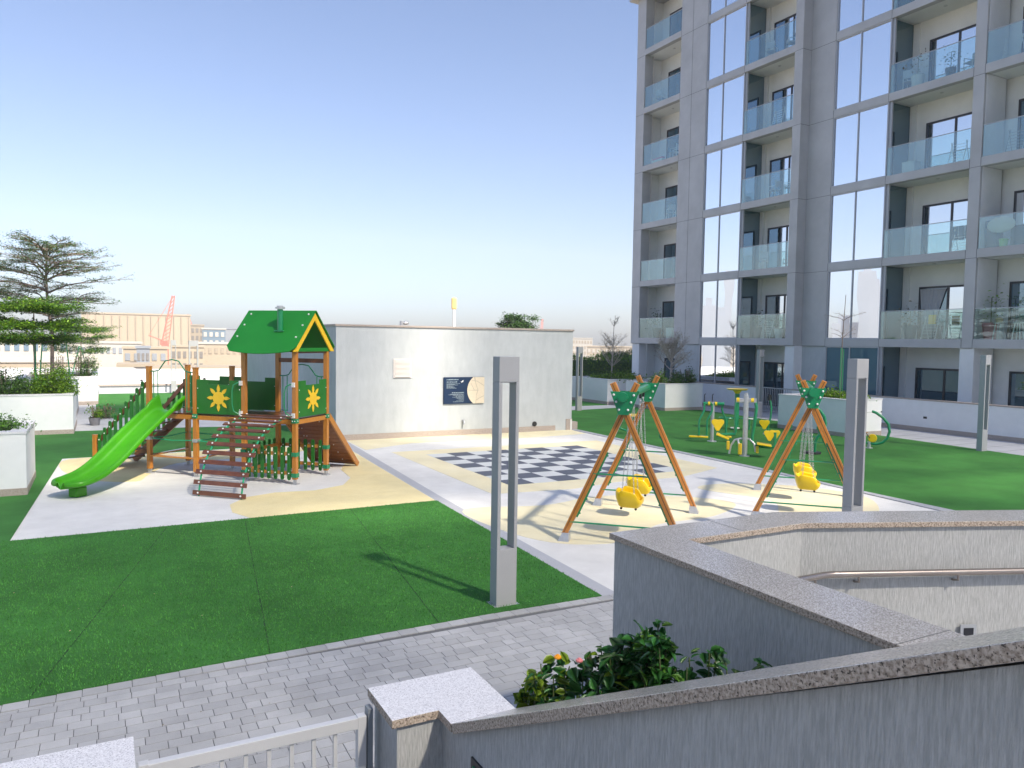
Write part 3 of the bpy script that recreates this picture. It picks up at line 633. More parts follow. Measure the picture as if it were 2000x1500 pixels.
for k in range(7):
    if k == 0: fl_, ce = .12, 3.2
    else: fl_, ce = LV[k-1]+BH, (LV[k] if k < 6 else TOP)
    gm = 'mirror_glass' if k else 'mirror_glass'
    win(29.42, 32.2, XA, fl_, ce, 30.99, gm); win(21.6, 24.36, XB, fl_, ce, 23.08, gm if k else 'curtain_glass')
    # returns beside the tall windows: dark blue glass, pale jamb
    s1 = MB().box(.18, 1.5, 29.42-25, 29.46-25, fl_, ce); s1.build('side_pane', 'dark_glass', B)
    s1 = MB().box(.70, 2.0, 21.6-25, 21.64-25, fl_, ce); s1.build('side_pane', 'dark_glass', B)
    bx('jamb', 'alu_light', (28.78, 28.86, 29.3, 29.42, fl_, ce)); bx('jamb', 'alu_light', (29.3, 29.38, 21.48, 21.6, fl_, ce))
    bx('jamb', 'balcony_plaster', (30.05, 30.2, 29.2, 29.41, fl_, ce)); bx('jamb', 'balcony_plaster', (30.62, 30.7, 21.3, 21.59, fl_, ce))
    # partitions of balconies
    bx('partition', 'plaster_white', (29.32, 30.55, 17.585, 17.6, fl_, ce), parent=B)
    bx('partition', 'balcony_plaster', (29.62, 30.2, 37.9, 37.95, fl_, ce), parent=B)
    # back-wall doors
    dz = fl_+2.22
    if k: door(30.18, 26.45, 28.95, fl_, dz); door(30.18, 35.1, 37.2, fl_, dz, 'dark_glass'); door(30.68, 18.3, 20.85, fl_, dz, 'door_glass', curtain=(k == 1)); door(30.68, 14.3, 17.15, fl_, dz, 'dark_glass' if k in (1, 3, 5) else 'door_glass')
    else: door(30.18, 26.45, 28.95, fl_, dz, 'dark_glass'); door(30.18, 34.9, 36.9, fl_, dz, 'dark_glass'); door(30.68, 18.3, 20.85, fl_, dz, 'dark_glass'); door(30.68, 14.3, 17.0, fl_, dz, 'dark_glass')
    if k:
        rail(XA, 34.33, 37.57, fl_, 3); rail(XA, 26.2, 29.42, fl_, 3); rail(XB, 18.03, 21.6, fl_, 3); rail(XB, 13.6, 17.6, fl_, 3)
        MB().box(.62, .64, 38.0-25, 38.3-25, fl_, fl_+1.15)
# ---- things on the balconies
def fz(k): return LV[k-1]+BH
def stool(label, x, y, z):
    t = thing('stool', label, 'stool', (x, y, z), group='white stools on the first floor balcony'); MB().cyl((0, 0, .62), .19, .03, 20).build('seat', 'bolt_white', t)
    for a in range(4):
        c, s_ = math.cos(pi/4+a*pi/2), math.sin(pi/4+a*pi/2); MB().bar((c*.12, s_*.12, .61), (c*.2, s_*.2, 0), .028).build('leg', 'bolt_white', t)
    MB().bar((-.12, -.12, .3), (.12, .12, .3), .018).bar((-.12, .12, .3), (.12, -.12, .3), .018).build('brace', 'bolt_white', t)
    return t
stool('white stool carrying a straw basket on the first floor right balcony', 29.75, 16.95, fz(1)); stool('white stool nearer the right photo edge on the first floor balcony', 29.75, 16.25, fz(1))
t = thing('basket', 'round straw basket standing on a white stool', 'basket', (29.75, 16.95, fz(1)+.64)); MB().cyl((0, 0, .06), .1, .12, 16, r2=.14).build('basket_body', 'straw', t, smooth=True); MB().ball((0, 0, .13), .12, .12, .07).build('lid', 'straw', t, smooth=True)
def rack(label, x, y, z, m_='bolt_white', s_=1, group='folding laundry racks on the balconies'):
    t = thing('drying_rack', label, 'drying rack', (x, y, z), group=group)
    f = MB().bar((-.25*s_, -.3, 0), (.05*s_, -.3, .95), .02).bar((.25*s_, -.3, 0), (-.05*s_, -.3, .95), .02).bar((-.25*s_, .3, 0), (.05*s_, .3, .95), .02).bar((.25*s_, .3, 0), (-.05*s_, .3, .95), .02)
    f.build('frame', m_, t); f = MB()
    for i in range(7): f.bar((-.22+.04*i, -.3, .12+.12*i), (-.22+.04*i, .3, .12+.12*i), .012)
    f.build('rods', m_, t); return t
rack('white laundry rack with open rods by the curtained door on the first floor', 29.9, 18.7, fz(1))
r2_ = rack('white laundry rack with a yellow cloth on the first floor balcony', 29.9, 19.7, fz(1)); MB().box(-.03, .03, -.15, .15, .62, 1.0).build('cloth', 'yellow_panel', r2_)
r2_ = rack('laundry rack hung with dark clothes on the second floor balcony', 29.9, 18.6, fz(2))
for dy in (-.3, -.05, .2): MB().box(-.03, .04, dy, dy+.2, .5+.1*abs(dy), 1.05).build('garment', 'cloth_grey', r2_)
rack('dark wire laundry rack on the third floor right balcony', 29.9, 16.7, fz(3), 'lamp_metal'); rack('pale laundry rack on the third floor corner balcony', 29.3, 27.6, fz(4)); rack('pale folding rack on the corner balcony three floors up', 29.3, 36.6, fz(3))
def chair(label, x, y, z, rz):
    t = thing('balcony_chair', label, 'chair', (x, y, z), rz, group='light metal chairs on upper balconies')
    MB().box(-.22, .22, -.22, .22, .43, .46).build('seat', 'alu_light', t); MB().box(-.22, -.2, -.2, .2, .55, .88).build('backrest', 'alu_light', t)
    for a, b in ((-1, -1), (-1, 1), (1, -1), (1, 1)): MB().bar((a*.2, b*.2, 0), (a*.2, b*.2, .88 if a < 0 else .64), .022).build('leg', 'bolt_white', t)
    for b in (-1, 1): MB().bar((-.2, b*.2, .64), (.2, b*.2, .64), .022).build('armrest', 'bolt_white', t)
    return t
chair('pale metal chair beside the tall window on the fifth floor balcony', 29.35, 28.3, fz(5), .4); chair('pale metal chair near the pier on the fifth floor balcony', 29.35, 27.0, fz(5), 2.6); chair('pale metal chair by the fourth floor balcony glass', 29.35, 26.9, fz(3), 2.2); chair('pale chair on the top corner balcony', 29.3, 36.8, fz(5), .3); chair('metal chair at the right end of the plant balcony', 29.85, 18.5, fz(4), 2.9)
t = thing('glass_table', 'small dark table beside the pale chair on the fifth floor balcony', 'table', (29.35, 26.5, fz(5))); MB().cyl((0, 0, .7), .33, .02, 24).build('tabletop', 'dark_frame', t)
for a in range(3): MB().bar((.05*math.cos(a*2.1), .05*math.sin(a*2.1), .69), (.25*math.cos(a*2.1), .25*math.sin(a*2.1), 0), .02).build('leg', 'bolt_white', t)
def pot(label, x, y, z, s_, pm, lm, n=120, group=None, h=.5, cat='potted plant'):
    t = thing('potted_plant', label, cat, (x, y, z), group=group); MB().cyl((0, 0, .2*s_), .13*s_, .4*s_, 18, r2=.19*s_).build('pot', pm, t, smooth=True)
    P = rng.normal(0, 1, (n, 3))*[.17*s_, .17*s_, h*.35*s_]+[0, 0, .4*s_+h*.6*s_]; P[:, 2] = np.maximum(P[:, 2], .38*s_)
    leaf_mesh('foliage', P, .09*s_, [lm], t, seed=int(x*7+y*13)); MB().bar((0, 0, .35*s_), (0, 0, (.4+h)*s_), .015*s_).build('stem', 'stem_green', t); return t
pot('white tall pot with flowers on the fourth floor balcony', 29.75, 20.7, fz(4), 1.4, 'cloth_white', 'leaf_dry', 60)
pot('dark bushy plant in a pot on the fourth floor balcony', 29.75, 19.3, fz(4), 1.1, 'cloth_grey', 'leaf_dark', 110, h=.6)
pot('pot plant with red blooms beside the white stool', 29.9, 17.35, fz(1), 1.6, 'red_pink', 'leaf_bright', 90, h=.6)
pot('broad dark plant on the first floor balcony over the railing gate', 29.3, 28.6, fz(1), 1.4, 'cloth_grey', 'leaf_dark', 150, h=.5)
pot('fan palm plant on the first floor corner balcony', 29.3, 36.6, fz(1), 1.5, 'cloth_grey', 'leaf_dark', 130, h=.6)
pot('dried grass plant on the first floor balcony beside the laundry racks', 29.8, 20.6, fz(1), 1.5, 'cloth_grey', 'leaf_dry', 160, h=.4)
pot('small shrub near the pier on the first floor balcony', 29.3, 27.2, fz(1), 1.2, 'cloth_white', 'leaf_dark', 120, h=.5)
t = thing('cushion', 'big round cream cushion leaning over the second floor balcony glass', 'cushion', (29.55, 16.95, fz(2)+.85)); MB().ball((0, 0, 0), .12, .52, .3, 20).build('cover', 'dish_cream', t, smooth=True)
t = thing('bucket', 'lime green bucket under the cream cushion', 'bucket', (29.6, 16.85, fz(2))); MB().cyl((0, 0, .16), .12, .32, 18, r2=.17).build('bucket_body', 'bucket_green', t, smooth=True)
t = thing('cabinet', 'dark cabinet behind the second floor balcony glass at right', 'cabinet', (29.75, 17.3, fz(2))); MB().box(-.2, .2, -.22, .22, 0, 1.05).build('carcass', 'cloth_grey', t, bevel=.01); MB().box(-.215, -.2, -.2, .2, .05, 1.0).build('door', 'dark_frame', t)
t = thing('towel', 'pink and white towel folded on the corner balcony two floors from the top', 'towel', (29.1, 36.6, fz(4))); MB().box(-.1, .1, -.45, .45, .25, .35).build('pink_half', 'red_pink', t); MB().box(-.1, .1, -.45, .45, .06, .245).build('white_half', 'cloth_white', t)

# more belongings, each with its own place
chair('pale metal chair alone on the second floor balcony above the railing gate', 29.35, 28.4, fz(2), .8); chair('pale metal chair on the third floor balcony beside the plain pier', 29.35, 27.8, fz(3), 1.6)
chair('metal chair left of the flower pot on the fourth floor balcony', 29.85, 21.1, fz(4), .2); chair('pale chair behind the glass of the corner balcony, four floors up', 29.3, 35.4, fz(4), 2.0); chair('pale chair on the corner balcony three floors up beside the folding rack', 29.3, 35.6, fz(3), 1.2)
chair('metal chair on the top right balcony cut by the photo edge', 29.85, 16.6, fz(5), .5); chair('metal chair at the far right of the fourth floor, cut by the photo edge', 29.85, 16.3, fz(4), 2.4)
rack('white folded rack on the fourth floor right balcony near the photo edge', 29.9, 17.0, fz(4)); rack('laundry rack behind the first floor glass beside the big pier', 29.35, 27.9, fz(1), 'bolt_white'); rack('pale laundry rack alone on the third floor balcony of the right wing', 29.9, 18.9, fz(3))
for lab, x, y, k, hh, mm in (('white storage box on the third floor balcony of the right wing', 29.85, 20.9, 3, .5, 'cloth_white'), ('dark storage box beside the cream cushion on the second floor', 29.8, 16.35, 2, .7, 'room_dark'), ('pale box stacked by the glass on the corner balcony first floor', 29.25, 35.2, 1, .55, 'cloth_white'), ('grey box near the pier on the fifth floor right balcony', 29.85, 18.6, 5, .45, 'pot_grey')):
    t = thing('storage_box', lab, 'box', (x, y, fz(k))); MB().box(-.2, .2, -.28, .28, 0, hh).build('box_body', mm, t, bevel=.02); MB().box(-.21, .21, -.29, .29, hh, hh+.04).build('lid', mm, t, bevel=.01)
# ---------------------------------------------------------------- added slatted screen, out of view: dims the sun, gaps cast full sun strips
nb = thing('sun_screen', 'slatted sun screen added south of the terrace, out of view, to dim the sun and cast sun strips', 'building', (20, -20, 0))
OPEN = [(21.9, 23.9, 51.0, 53.6), (21.5, 23.2, 49.7, 51.0), (22.4, 24.2, 46.0, 49.5), (24.0, 25.6, 44.5, 46.5), (13.2, 17.2, 36.4, 37.7), (17.4, 20.0, 34.9, 35.9), (20.4, 25.0, 34.4, 35.5), (25.5, 36, 33.4, 34.6),
        (11.2, 13.2, 43.0, 44.6), (9.6, 11.8, 45.0, 46.8), (13.3, 14.0, 53.6, 55.8), (11.4, 14.6, 57.0, 61.0), (28.5, 33.5, 36.5, 37.3)]  # openings shaped so that sun strips land on wall, turf and pad
m = MB(); z = 0.0
while z < 66:
    cuts = sorted([(o[0], o[1]) for o in OPEN if o[2] <= z+.09 and o[3] >= z]); x = -10.0
    for a, b in cuts:
        if a > x: m.box(x-20, a-20, 0, .03, z, z+SLAT)
        x = max(x, b)
    if x < 45: m.box(x-20, 25, 0, .03, z, z+SLAT)
    z += .3
m.build('screen_slats', 'alu_panel', nb)
m = MB()
for i in range(9): m.box(-30+i*6.8-.1, -30+i*6.8+.1, .05, .25, 0, 66)
m.build('screen_post', 'alu_panel', nb)
MB().box(-30, 25, -1.5, .3, 66, 66.3).build('roof', 'alu_panel', nb)  # top cap of the added sun screen

se = thing('shade_block', 'plastered block added behind the camera, out of view, to darken near left-facing walls', 'building', (-6, -4, 0))  # unseen block, added to shade the left-facing walls near the camera
MB().box(-4, 3.2, -6, 4.6, 0, 9).build('wall', 'balcony_plaster', se); MB().box(-4.2, 3.4, -6.2, 4.8, 9, 9.3).build('roof', 'alu_panel', se)
# ---------------------------------------------------------------- play tower
PT = thing('play_tower', 'wooden play tower with green gabled roof, lime slide, rung climbing net and plank stairs', 'playground tower', (.94, 19.63, .012), -pi/4)
C = 1.29; DZ = 1.44
def pbuild(mb, name, m_, parent=PT, **k): return mb.build(name, m_, parent, **k)
for (u, v, h) in ((0, 0, 2.47), (1, 0, 2.47), (2, 0, 2.93), (3, 0, 2.93), (0, 1, 2.47), (1, 1, 2.47), (2, 1, 2.93), (3, 1, 2.93)):
    x, y = u*C, v*C; p = MB().box(x-.048, x+.048, y-.048, y+.048, .11, h)
    for s_ in (-.022, .022): p.box(x+s_-.003, x+s_+.003, y-.0492, y-.047, .12, h-.02).box(x+.047, x+.0492, y+s_-.003, y+s_+.003, .12, h-.02)
    po = pbuild(p, 'post', 'wood', bevel=.006)
    MB().box(x-.03, x+.03, y-.03, y+.03, .02, .13).box(x-.07, x+.07, y-.07, y+.07, 0, .02).build('foot', 'galvanised', po)
    if h < 2.9: MB().box(x-.052, x+.052, y-.052, y+.052, h, h+.03).build('cap', 'wood_orange', po, bevel=.006)
    MB().box(x-.062, x+.062, y-.062, y+.062, DZ-.1, DZ-.0).build('clamp', 'green_metal', po, bevel=.008)
    MB().ball((x-.03, y-.064, DZ-.05), .014).ball((x+.03, y-.064, DZ-.05), .014).ball((x+.064, y, DZ-.05), .014).build('bolt', 'bolt_white', po)
d = MB()
for i in range(26): d.box(.05+i*.147, .05+i*.147+.14, .03, C-.03, DZ-.03, DZ)
pbuild(d, 'deck', 'wood_dark')
b = MB()
for v in (0, C):
    for i in range(3): b.box(i*C+.05, (i+1)*C-.05, v-.02, v+.02, DZ-.13, DZ-.03)
for u in (0, C, 2*C, 3*C): b.box(u-.02, u+.02, .05, C-.05, DZ-.13, DZ-.03)
pbuild(b, 'deck_beam', 'wood')
def sunshape(T, parent):
    m = MB(); m.T = T; m.prism([(.145*math.cos(a), .145*math.sin(a)) for a in np.linspace(0, 2*pi, 28, endpoint=False)], 0, .012)
    for k in range(8):
        a = k*pi/4; cs, sn = math.cos(a), math.sin(a)
        pet = [(.135, -.018), (.175, -.036), (.21, -.04), (.25, -.03), (.305, 0), (.25, .03), (.21, .04), (.175, .036), (.135, .018)]
        m.prism([(x*cs-y*sn, x*sn+y*cs) for x, y in pet], 0, .010)
    return m.build('sun_emblem', 'yellow_panel', parent)
def panel(p0, p1, z0, z1, sun=False, notch=True):
    """upright board between two points of the tower plan, crenellated top"""
    p0 = Vector((*p0, 0)); p1 = Vector((*p1, 0)); L_ = (p1-p0).length; ang = math.atan2(p1.y-p0.y, p1.x-p0.x)
    T = Matrix.Translation(p0) @ Matrix.Rotation(ang, 4, 'Z') @ Matrix.Rotation(R(90), 4, 'X')
    m = MB(); m.T = T; a, b_ = .06, L_-.06
    m.prism([(a, z0), (b_, z0), (b_, z1), (b_-.30, z1), (b_-.30, z1-.10), (a+.30, z1-.10), (a+.30, z1), (a, z1)], -.009, .009)
    o = pbuild(m, 'panel', 'green_panel', bevel=.003)
    if sun: sunshape(T @ Matrix.Translation((L_/2, (z0+z1)/2-.02, .0095)), o)
    bb = MB(); bb.T = T
    for x in (a+.03, b_-.03):
        for z in (z0+.12, z1-.2): bb.ball((x, z, .012), .012)
    bb.build('bolt', 'bolt_white', o)
    return o
panel((C, -.035), (2*C, -.035), DZ+.02, 2.23, sun=True); panel((3*C+.035, 0), (3*C+.035, C), DZ+.02, 2.26, sun=True)
panel((0, C), (C, C), DZ+.02, 2.24); panel((C, C), (2*C, C), DZ+.02, 2.24)
# roof
x0, x1 = 2*C-.33, 3*C+.13; cy = C/2; ZR, ZE, HW = 3.80, 2.93, .86
for s_ in (-1, 1):
    r_ = MB(); n_ = 14; top = []; low = []
    dirv = Vector((0, s_*HW, ZE-ZR)); ln = dirv.length; dirv.normalize(); nrm = Vector((0, s_*(ZR-ZE), HW)).normalized()*.018; vs = []
    outl = [(x0+.0, 0), (x1, 0)]
    for i in range(n_+1):
        t = i/n_; x = x1+(x0-x1)*t; rc = .12; L2 = ln+.03+.10*math.sin(pi*t)
        e = min(t, 1-t)*(x1-x0)
        if e < rc: L2 -= rc-math.sqrt(max(0, rc*rc-(rc-e)**2))
        outl.append((x, L2))
    for k in (0, 1):
        for x, l_ in outl: vs.append(Vector((x, cy, ZR))+dirv*l_+nrm*k)
    n = len(outl); r_.add(vs, [tuple(range(n)), tuple(range(n, 2*n))[::-1]]+[(i, n+i, n+(i+1) % n, (i+1) % n) for i in range(n)])
    ro = pbuild(r_, 'roof_panel', 'green_roof')
    bb = MB()
    for x in (x0+.13, x1-.13):
        for l_ in (.13, .48, .85): p = Vector((x, cy, ZR))+dirv*l_+nrm*1.3; bb.ball(tuple(p), .022)
    bb.build('bolt', 'bolt_white', ro)
    # yellow barge boards
    g = MB(); q = [Vector((x1-.06, cy, ZR-.03)), Vector((x1-.06, cy, ZR-.2)), Vector((x1-.06, cy+s_*HW*.94-s_*.13, ZE-.03)), Vector((x1-.06, cy+s_*HW*.98, ZE-.03))]
    g.add([tuple(p) for p in q]+[tuple(p+Vector((.025, 0, 0))) for p in q], [(0,1,2,3), (7,6,5,4), (0,4,5,1), (1,5,6,2), (2,6,7,3), (3,7,4,0)]); pbuild(g, 'barge_board', 'yellow_panel')
g = MB().box(x1-.10, x1-.07, cy-.66, cy+.66, 2.90, 2.98); pbuild(g, 'gable_rail', 'green_roof')
g = MB().box(x0+.12, x0+.15, cy-.66, cy+.66, 2.90, 2.98); pbuild(g, 'gable_rail', 'green_roof')
g = MB().box(2*C+.05, 3*C-.05, C-.02, C+.02, 2.62, 2.72).box(2*C-.02, 2*C+.02, .05, C-.05, 2.86, 2.93).box(3*C-.02, 3*C+.02, .05, C-.05, 2.86, 2.93); pbuild(g, 'roof_beam', 'wood_dark')
ch = MB(); cx_ = x0+1.12; lz = .60; pz = Vector((0, -HW, ZE-ZR)).normalized()*lz+Vector((cx_, cy, ZR))
ch.cyl((pz.x, pz.y-.03, pz.z+.20), .062, .50, 16); co_ = pbuild(ch, 'chimney', 'green_metal', smooth=True)
MB().cyl((pz.x, pz.y-.03, pz.z+.48), .105, .035, 16).cyl((pz.x, pz.y-.03, pz.z+.51), .07, .03, 16).build('chimney_cap', 'galvanised', co_)
MB().box(pz.x-.11, pz.x+.11, pz.y-.10, pz.y+.04, pz.z-.04, pz.z-.01).build('flange', 'green_metal', co_)
# grab handles by the net
for u in (2*C-.10, 3*C-.06):
    s_ = -1
    hnd = MB().tube([(u+.04, -.06, 2.18), (u-.06*0, -.10, 2.19), (u-.08, -.14, 2.14), (u-.11, -.15, 2.0), (u-.11, -.15, 1.72), (u-.08, -.14, 1.56), (u, -.10, 1.50), (u+.04, -.06, 1.51)], .014, 8); ho = pbuild(hnd, 'grab_handle', 'green_metal', smooth=True)
    MB().box(u+.02, u+.09, -.09, -.04, 2.13, 2.23).box(u+.02, u+.09, -.09, -.04, 1.46, 1.56).build('bracket', 'bolt_white', ho)
# hoops: over the slide entry and over the ramp entry
def hoop(p0, p1, zb, zt):
    p0 = Vector((*p0, 0)); p1 = Vector((*p1, 0)); d_ = p1-p0; P = []
    for t, z in ((.04, zt-.28), (.14, zt-.28), (.22, zt-.25), (.28, zt-.15), (.36, zt-.03), (.5, zt), (.64, zt-.03), (.72, zt-.15), (.78, zt-.25), (.86, zt-.28), (.96, zt-.28)): q = p0+d_*t; P.append((q.x, q.y, z))
    h_ = MB().tube(P, .014, 8)
    for t in (.10, .19, .81, .90): q = p0+d_*t; h_.tube([(q.x, q.y, zt-.28), (q.x, q.y, zb)], .011, 6)
    h_.tube([tuple(p0+d_*.04+Vector((0, 0, zb+.02))), tuple(p0+d_*.2+Vector((0, 0, zb+.02)))], .012, 6); h_.tube([tuple(p0+d_*.8+Vector((0, 0, zb+.02))), tuple(p0+d_*.96+Vector((0, 0, zb+.02)))], .012, 6)
    return pbuild(h_, 'entry_hoop', 'green_metal', smooth=True)
hoop((0, 0), (C, 0), DZ+.02, 2.66); hoop((2*C, C), (3*C, C), DZ+.02, 2.58)
# climbing net: rungs on two ropes
ns = 12; RX0, RX1 = 2*C+.08, 3*C+.03
def netp(t, q=0):
    a = t*pi/2*1.0; return (-.06-1.86*math.sin(a)**.95 if t > 0 else -.06, max(.06, (DZ+.0)*math.cos(a)**.8 if t < 1 else .06))
NP = [(-.05, 1.50), (-.2, 1.50), (-.42, 1.475), (-.64, 1.425), (-.84, 1.345), (-1.05, 1.24), (-1.22, 1.11), (-1.38, .96), (-1.51, .79), (-1.62, .61), (-1.71, .42), (-1.76, .21), (-1.78, .05), (-1.785, .02)]
pts = [(NP[i//3][0]+(NP[i//3+1][0]-NP[i//3][0])*(i % 3)/3, NP[i//3][1]+(NP[i//3+1][1]-NP[i//3][1])*(i % 3)/3) for i in range(39)]+[NP[-1]]*2
acc = [0]
for a, b_ in zip(pts, pts[1:]): acc.append(acc[-1]+math.dist(a, b_))
def at(s_):
    for i in range(40):
        if acc[i+1] >= s_: t = (s_-acc[i])/(acc[i+1]-acc[i]); return (pts[i][0]+(pts[i+1][0]-pts[i][0])*t, pts[i][1]+(pts[i+1][1]-pts[i][1])*t, pts[i+1][0]-pts[i][0], pts[i+1][1]-pts[i][1])
    return (*pts[-1], 0, -1)
nt_ = pbuild(MB().tube([(RX0+.13, v+.02, z-.022) for v, z in pts[::2]], .018, 8).tube([(RX1-.11, v+.02, z-.022) for v, z in pts[::2]], .018, 8), 'net_rope', 'green_rope', smooth=True)
for i in range(ns):
    v, z, dv, dz_ = at(.15+(acc[-1]-.20)*i/(ns-1)); sh_ = .1*(i/(ns-1))
    rg = pbuild(MB().bar((RX0-sh_*.0, v, z), (RX1, v, z), .03, .092, up=(0, dv, dz_) if abs(dz_)+abs(dv) > 0 else (0, 0, 1)), 'net_rung', 'wood_dark', bevel=.004)
    nx_, nz_ = (dz_, -dv); l_ = math.hypot(nx_, nz_); nx_, nz_ = nx_/l_, nz_/l_
    MB().ball((RX0+.13, v+nx_*.016, z+nz_*.016), .02).ball((RX1-.11, v+nx_*.016, z+nz_*.016), .02).build('bolt', 'bolt_white', rg)
# ramp wall at the back
rp = MB(); r0_, r1_ = Vector((0, C+.05, DZ-.04)), Vector((0, C+1.48, .03))
nb_ = 13
for i in range(nb_):
    a = r0_+(r1_-r0_)*(i/nb_); b2 = r0_+(r1_-r0_)*((i+.93)/nb_); c_ = (a+b2)/2; rp.bar((2*C+.09, c_.y, c_.z), (3*C-.02, c_.y, c_.z), (b2-a).length, .03, up=(0, .68, .73))
ro = pbuild(rp, 'climbing_ramp', 'wood_ramp')
MB().bar((2*C+.05, r0_.y, r0_.z), (2*C+.05, r1_.y, r1_.z), .045, .13).bar((3*C+.03, r0_.y, r0_.z), (3*C+.03, r1_.y, r1_.z), .045, .13).build('side_rail', 'wood', ro)
bb = MB()
for i in range(1, nb_, 2):
    c_ = r0_+(r1_-r0_)*((i+.5)/nb_)
    for x in (2*C+.3, 2*C+.38, 3*C-.3): bb.ball((x, c_.y-.018, c_.z-.02), .014)
bb.build('bolt', 'bolt_white', ro)
# stairs on the left
SX, SZ = -1.56, .0
stz = MB()
for i in range(6):
    t = (i+.6)/6.4; x = SX*t; z = (DZ)*(1-t); stz.box(x-.13, x+.07, .06, C-.06, z-.02, z+.018)
pbuild(stz, 'stair_tread', 'wood_dark')
for v in (.035, C-.035): pbuild(MB().bar((-.02, v, DZ-.1), (SX-.08, v, .05), .045, .2), 'stringer', 'wood_dark')
for v in (-.02, C+.02):
    p = MB().box(SX-.05, SX+.05, v-.05, v+.05, .05, .80); po = pbuild(p, 'post', 'wood', bevel=.006); MB().box(SX-.054, SX+.054, v-.054, v+.054, .80, .83).build('cap', 'wood_orange', po, bevel=.006)
    rl = MB().bar((-.05, v, 2.10), (SX+.05, v, .62), .035, .09); ro = pbuild(rl, 'stair_rail', 'wood_dark')
    sm = MB(); bm = MB()
    for i in range(9):
        t = (i+.6)/9.2; x = -.05+(SX+.1)*t; zt = 2.10+(.62-2.10)*t; zb = (DZ-.02)*(1-t)+.02; vo_ = v-.03 if v < .5 else v+.03
        sm.box(x-.04, x+.04, vo_-.011, vo_+.011, zb, zt+.10); sm.T = None; sm.cyl((x, vo_, zt+.10), .04, .022, 12, 'y'); bm.ball((x, vo_-.014, zt), .015).ball((x, vo_-.014, zb+.1), .015)
    sm.build('slats', 'green_panel', ro); bm.build('bolt', 'bolt_white', ro)
# low picket panels under the tower
def picket(p0, p1, nsl):
    p0 = Vector((*p0, 0)); p1 = Vector((*p1, 0)); d_ = (p1-p0); ang = math.atan2(d_.y, d_.x); T = Matrix.Translation(p0) @ Matrix.Rotation(ang, 4, 'Z'); L_ = d_.length
    m = MB(); m.T = T; m.box(.05, L_-.05, -.015, .015, .62, .70).box(.05, L_-.05, -.015, .015, .2, .28); o = pbuild(m, 'picket_fence', 'wood')
    s2 = MB(); s2.T = T; b2 = MB(); b2.T = T
    for i in range(nsl):
        x = .05+(L_-.1)*(i+.5)/nsl; s2.box(x-.042, x+.042, -.04, -.018, .13, .78); s2.cyl((x, -.029, .78), .042, .022, 12, 'y'); s2.cyl((x, -.029, .13), .042, .022, 12, 'y')
        b2.ball((x, -.043, .66), .016).ball((x, -.043, .24), .016)
    s2.build('slats', 'green_panel', o); b2.build('bolt', 'bolt_white', o)
picket((2*C, -.0), (3*C, -.0), 7); picket((2*C+.02, C), (2*C+.02, 0), 6); picket((2*C, C+.02), (3*C, C+.02), 6)
for (u, v) in ((2, 0), (3, 0), (3, 1)):
    for z in (.66, .2): pbuild(MB().box(u*C-.065, u*C+.065, v*C-.065, v*C+.065, z-.045, z+.045), 'fence_clamp', 'green_metal', bevel=.006)
# ropes and low beams under the landing
rps = MB()
for a, b_ in (((0, 0), (C, 0)), ((C, 0), (C, C)), ((0, 0), (0, C)), ((C, 0), (2*C, 0)), ((0, C), (C, C))):
    rps.tube([(a[0], a[1], .83), ((a[0]+b_[0])/2, (a[1]+b_[1])/2, .80), (b_[0], b_[1], .83)], .012, 8)
pbuild(rps, 'tie_rope', 'green_rope', smooth=True)
lb = MB().bar((.05, 0, .42), (C-.05, 0, .42), .10, .035).bar((0, .05, .42), (0, C-.05, .42), .10, .035).bar((C, .05, .42), (C, C-.05, .42), .1, .035); pbuild(lb, 'low_beam', 'wood')
for (u, v) in ((0, 0), (1, 0)): pbuild(MB().box(u*C-.065, u*C+.065, v*C-.065, v*C+.065, .79, .87), 'rope_clamp', 'galvanised', bevel=.01)
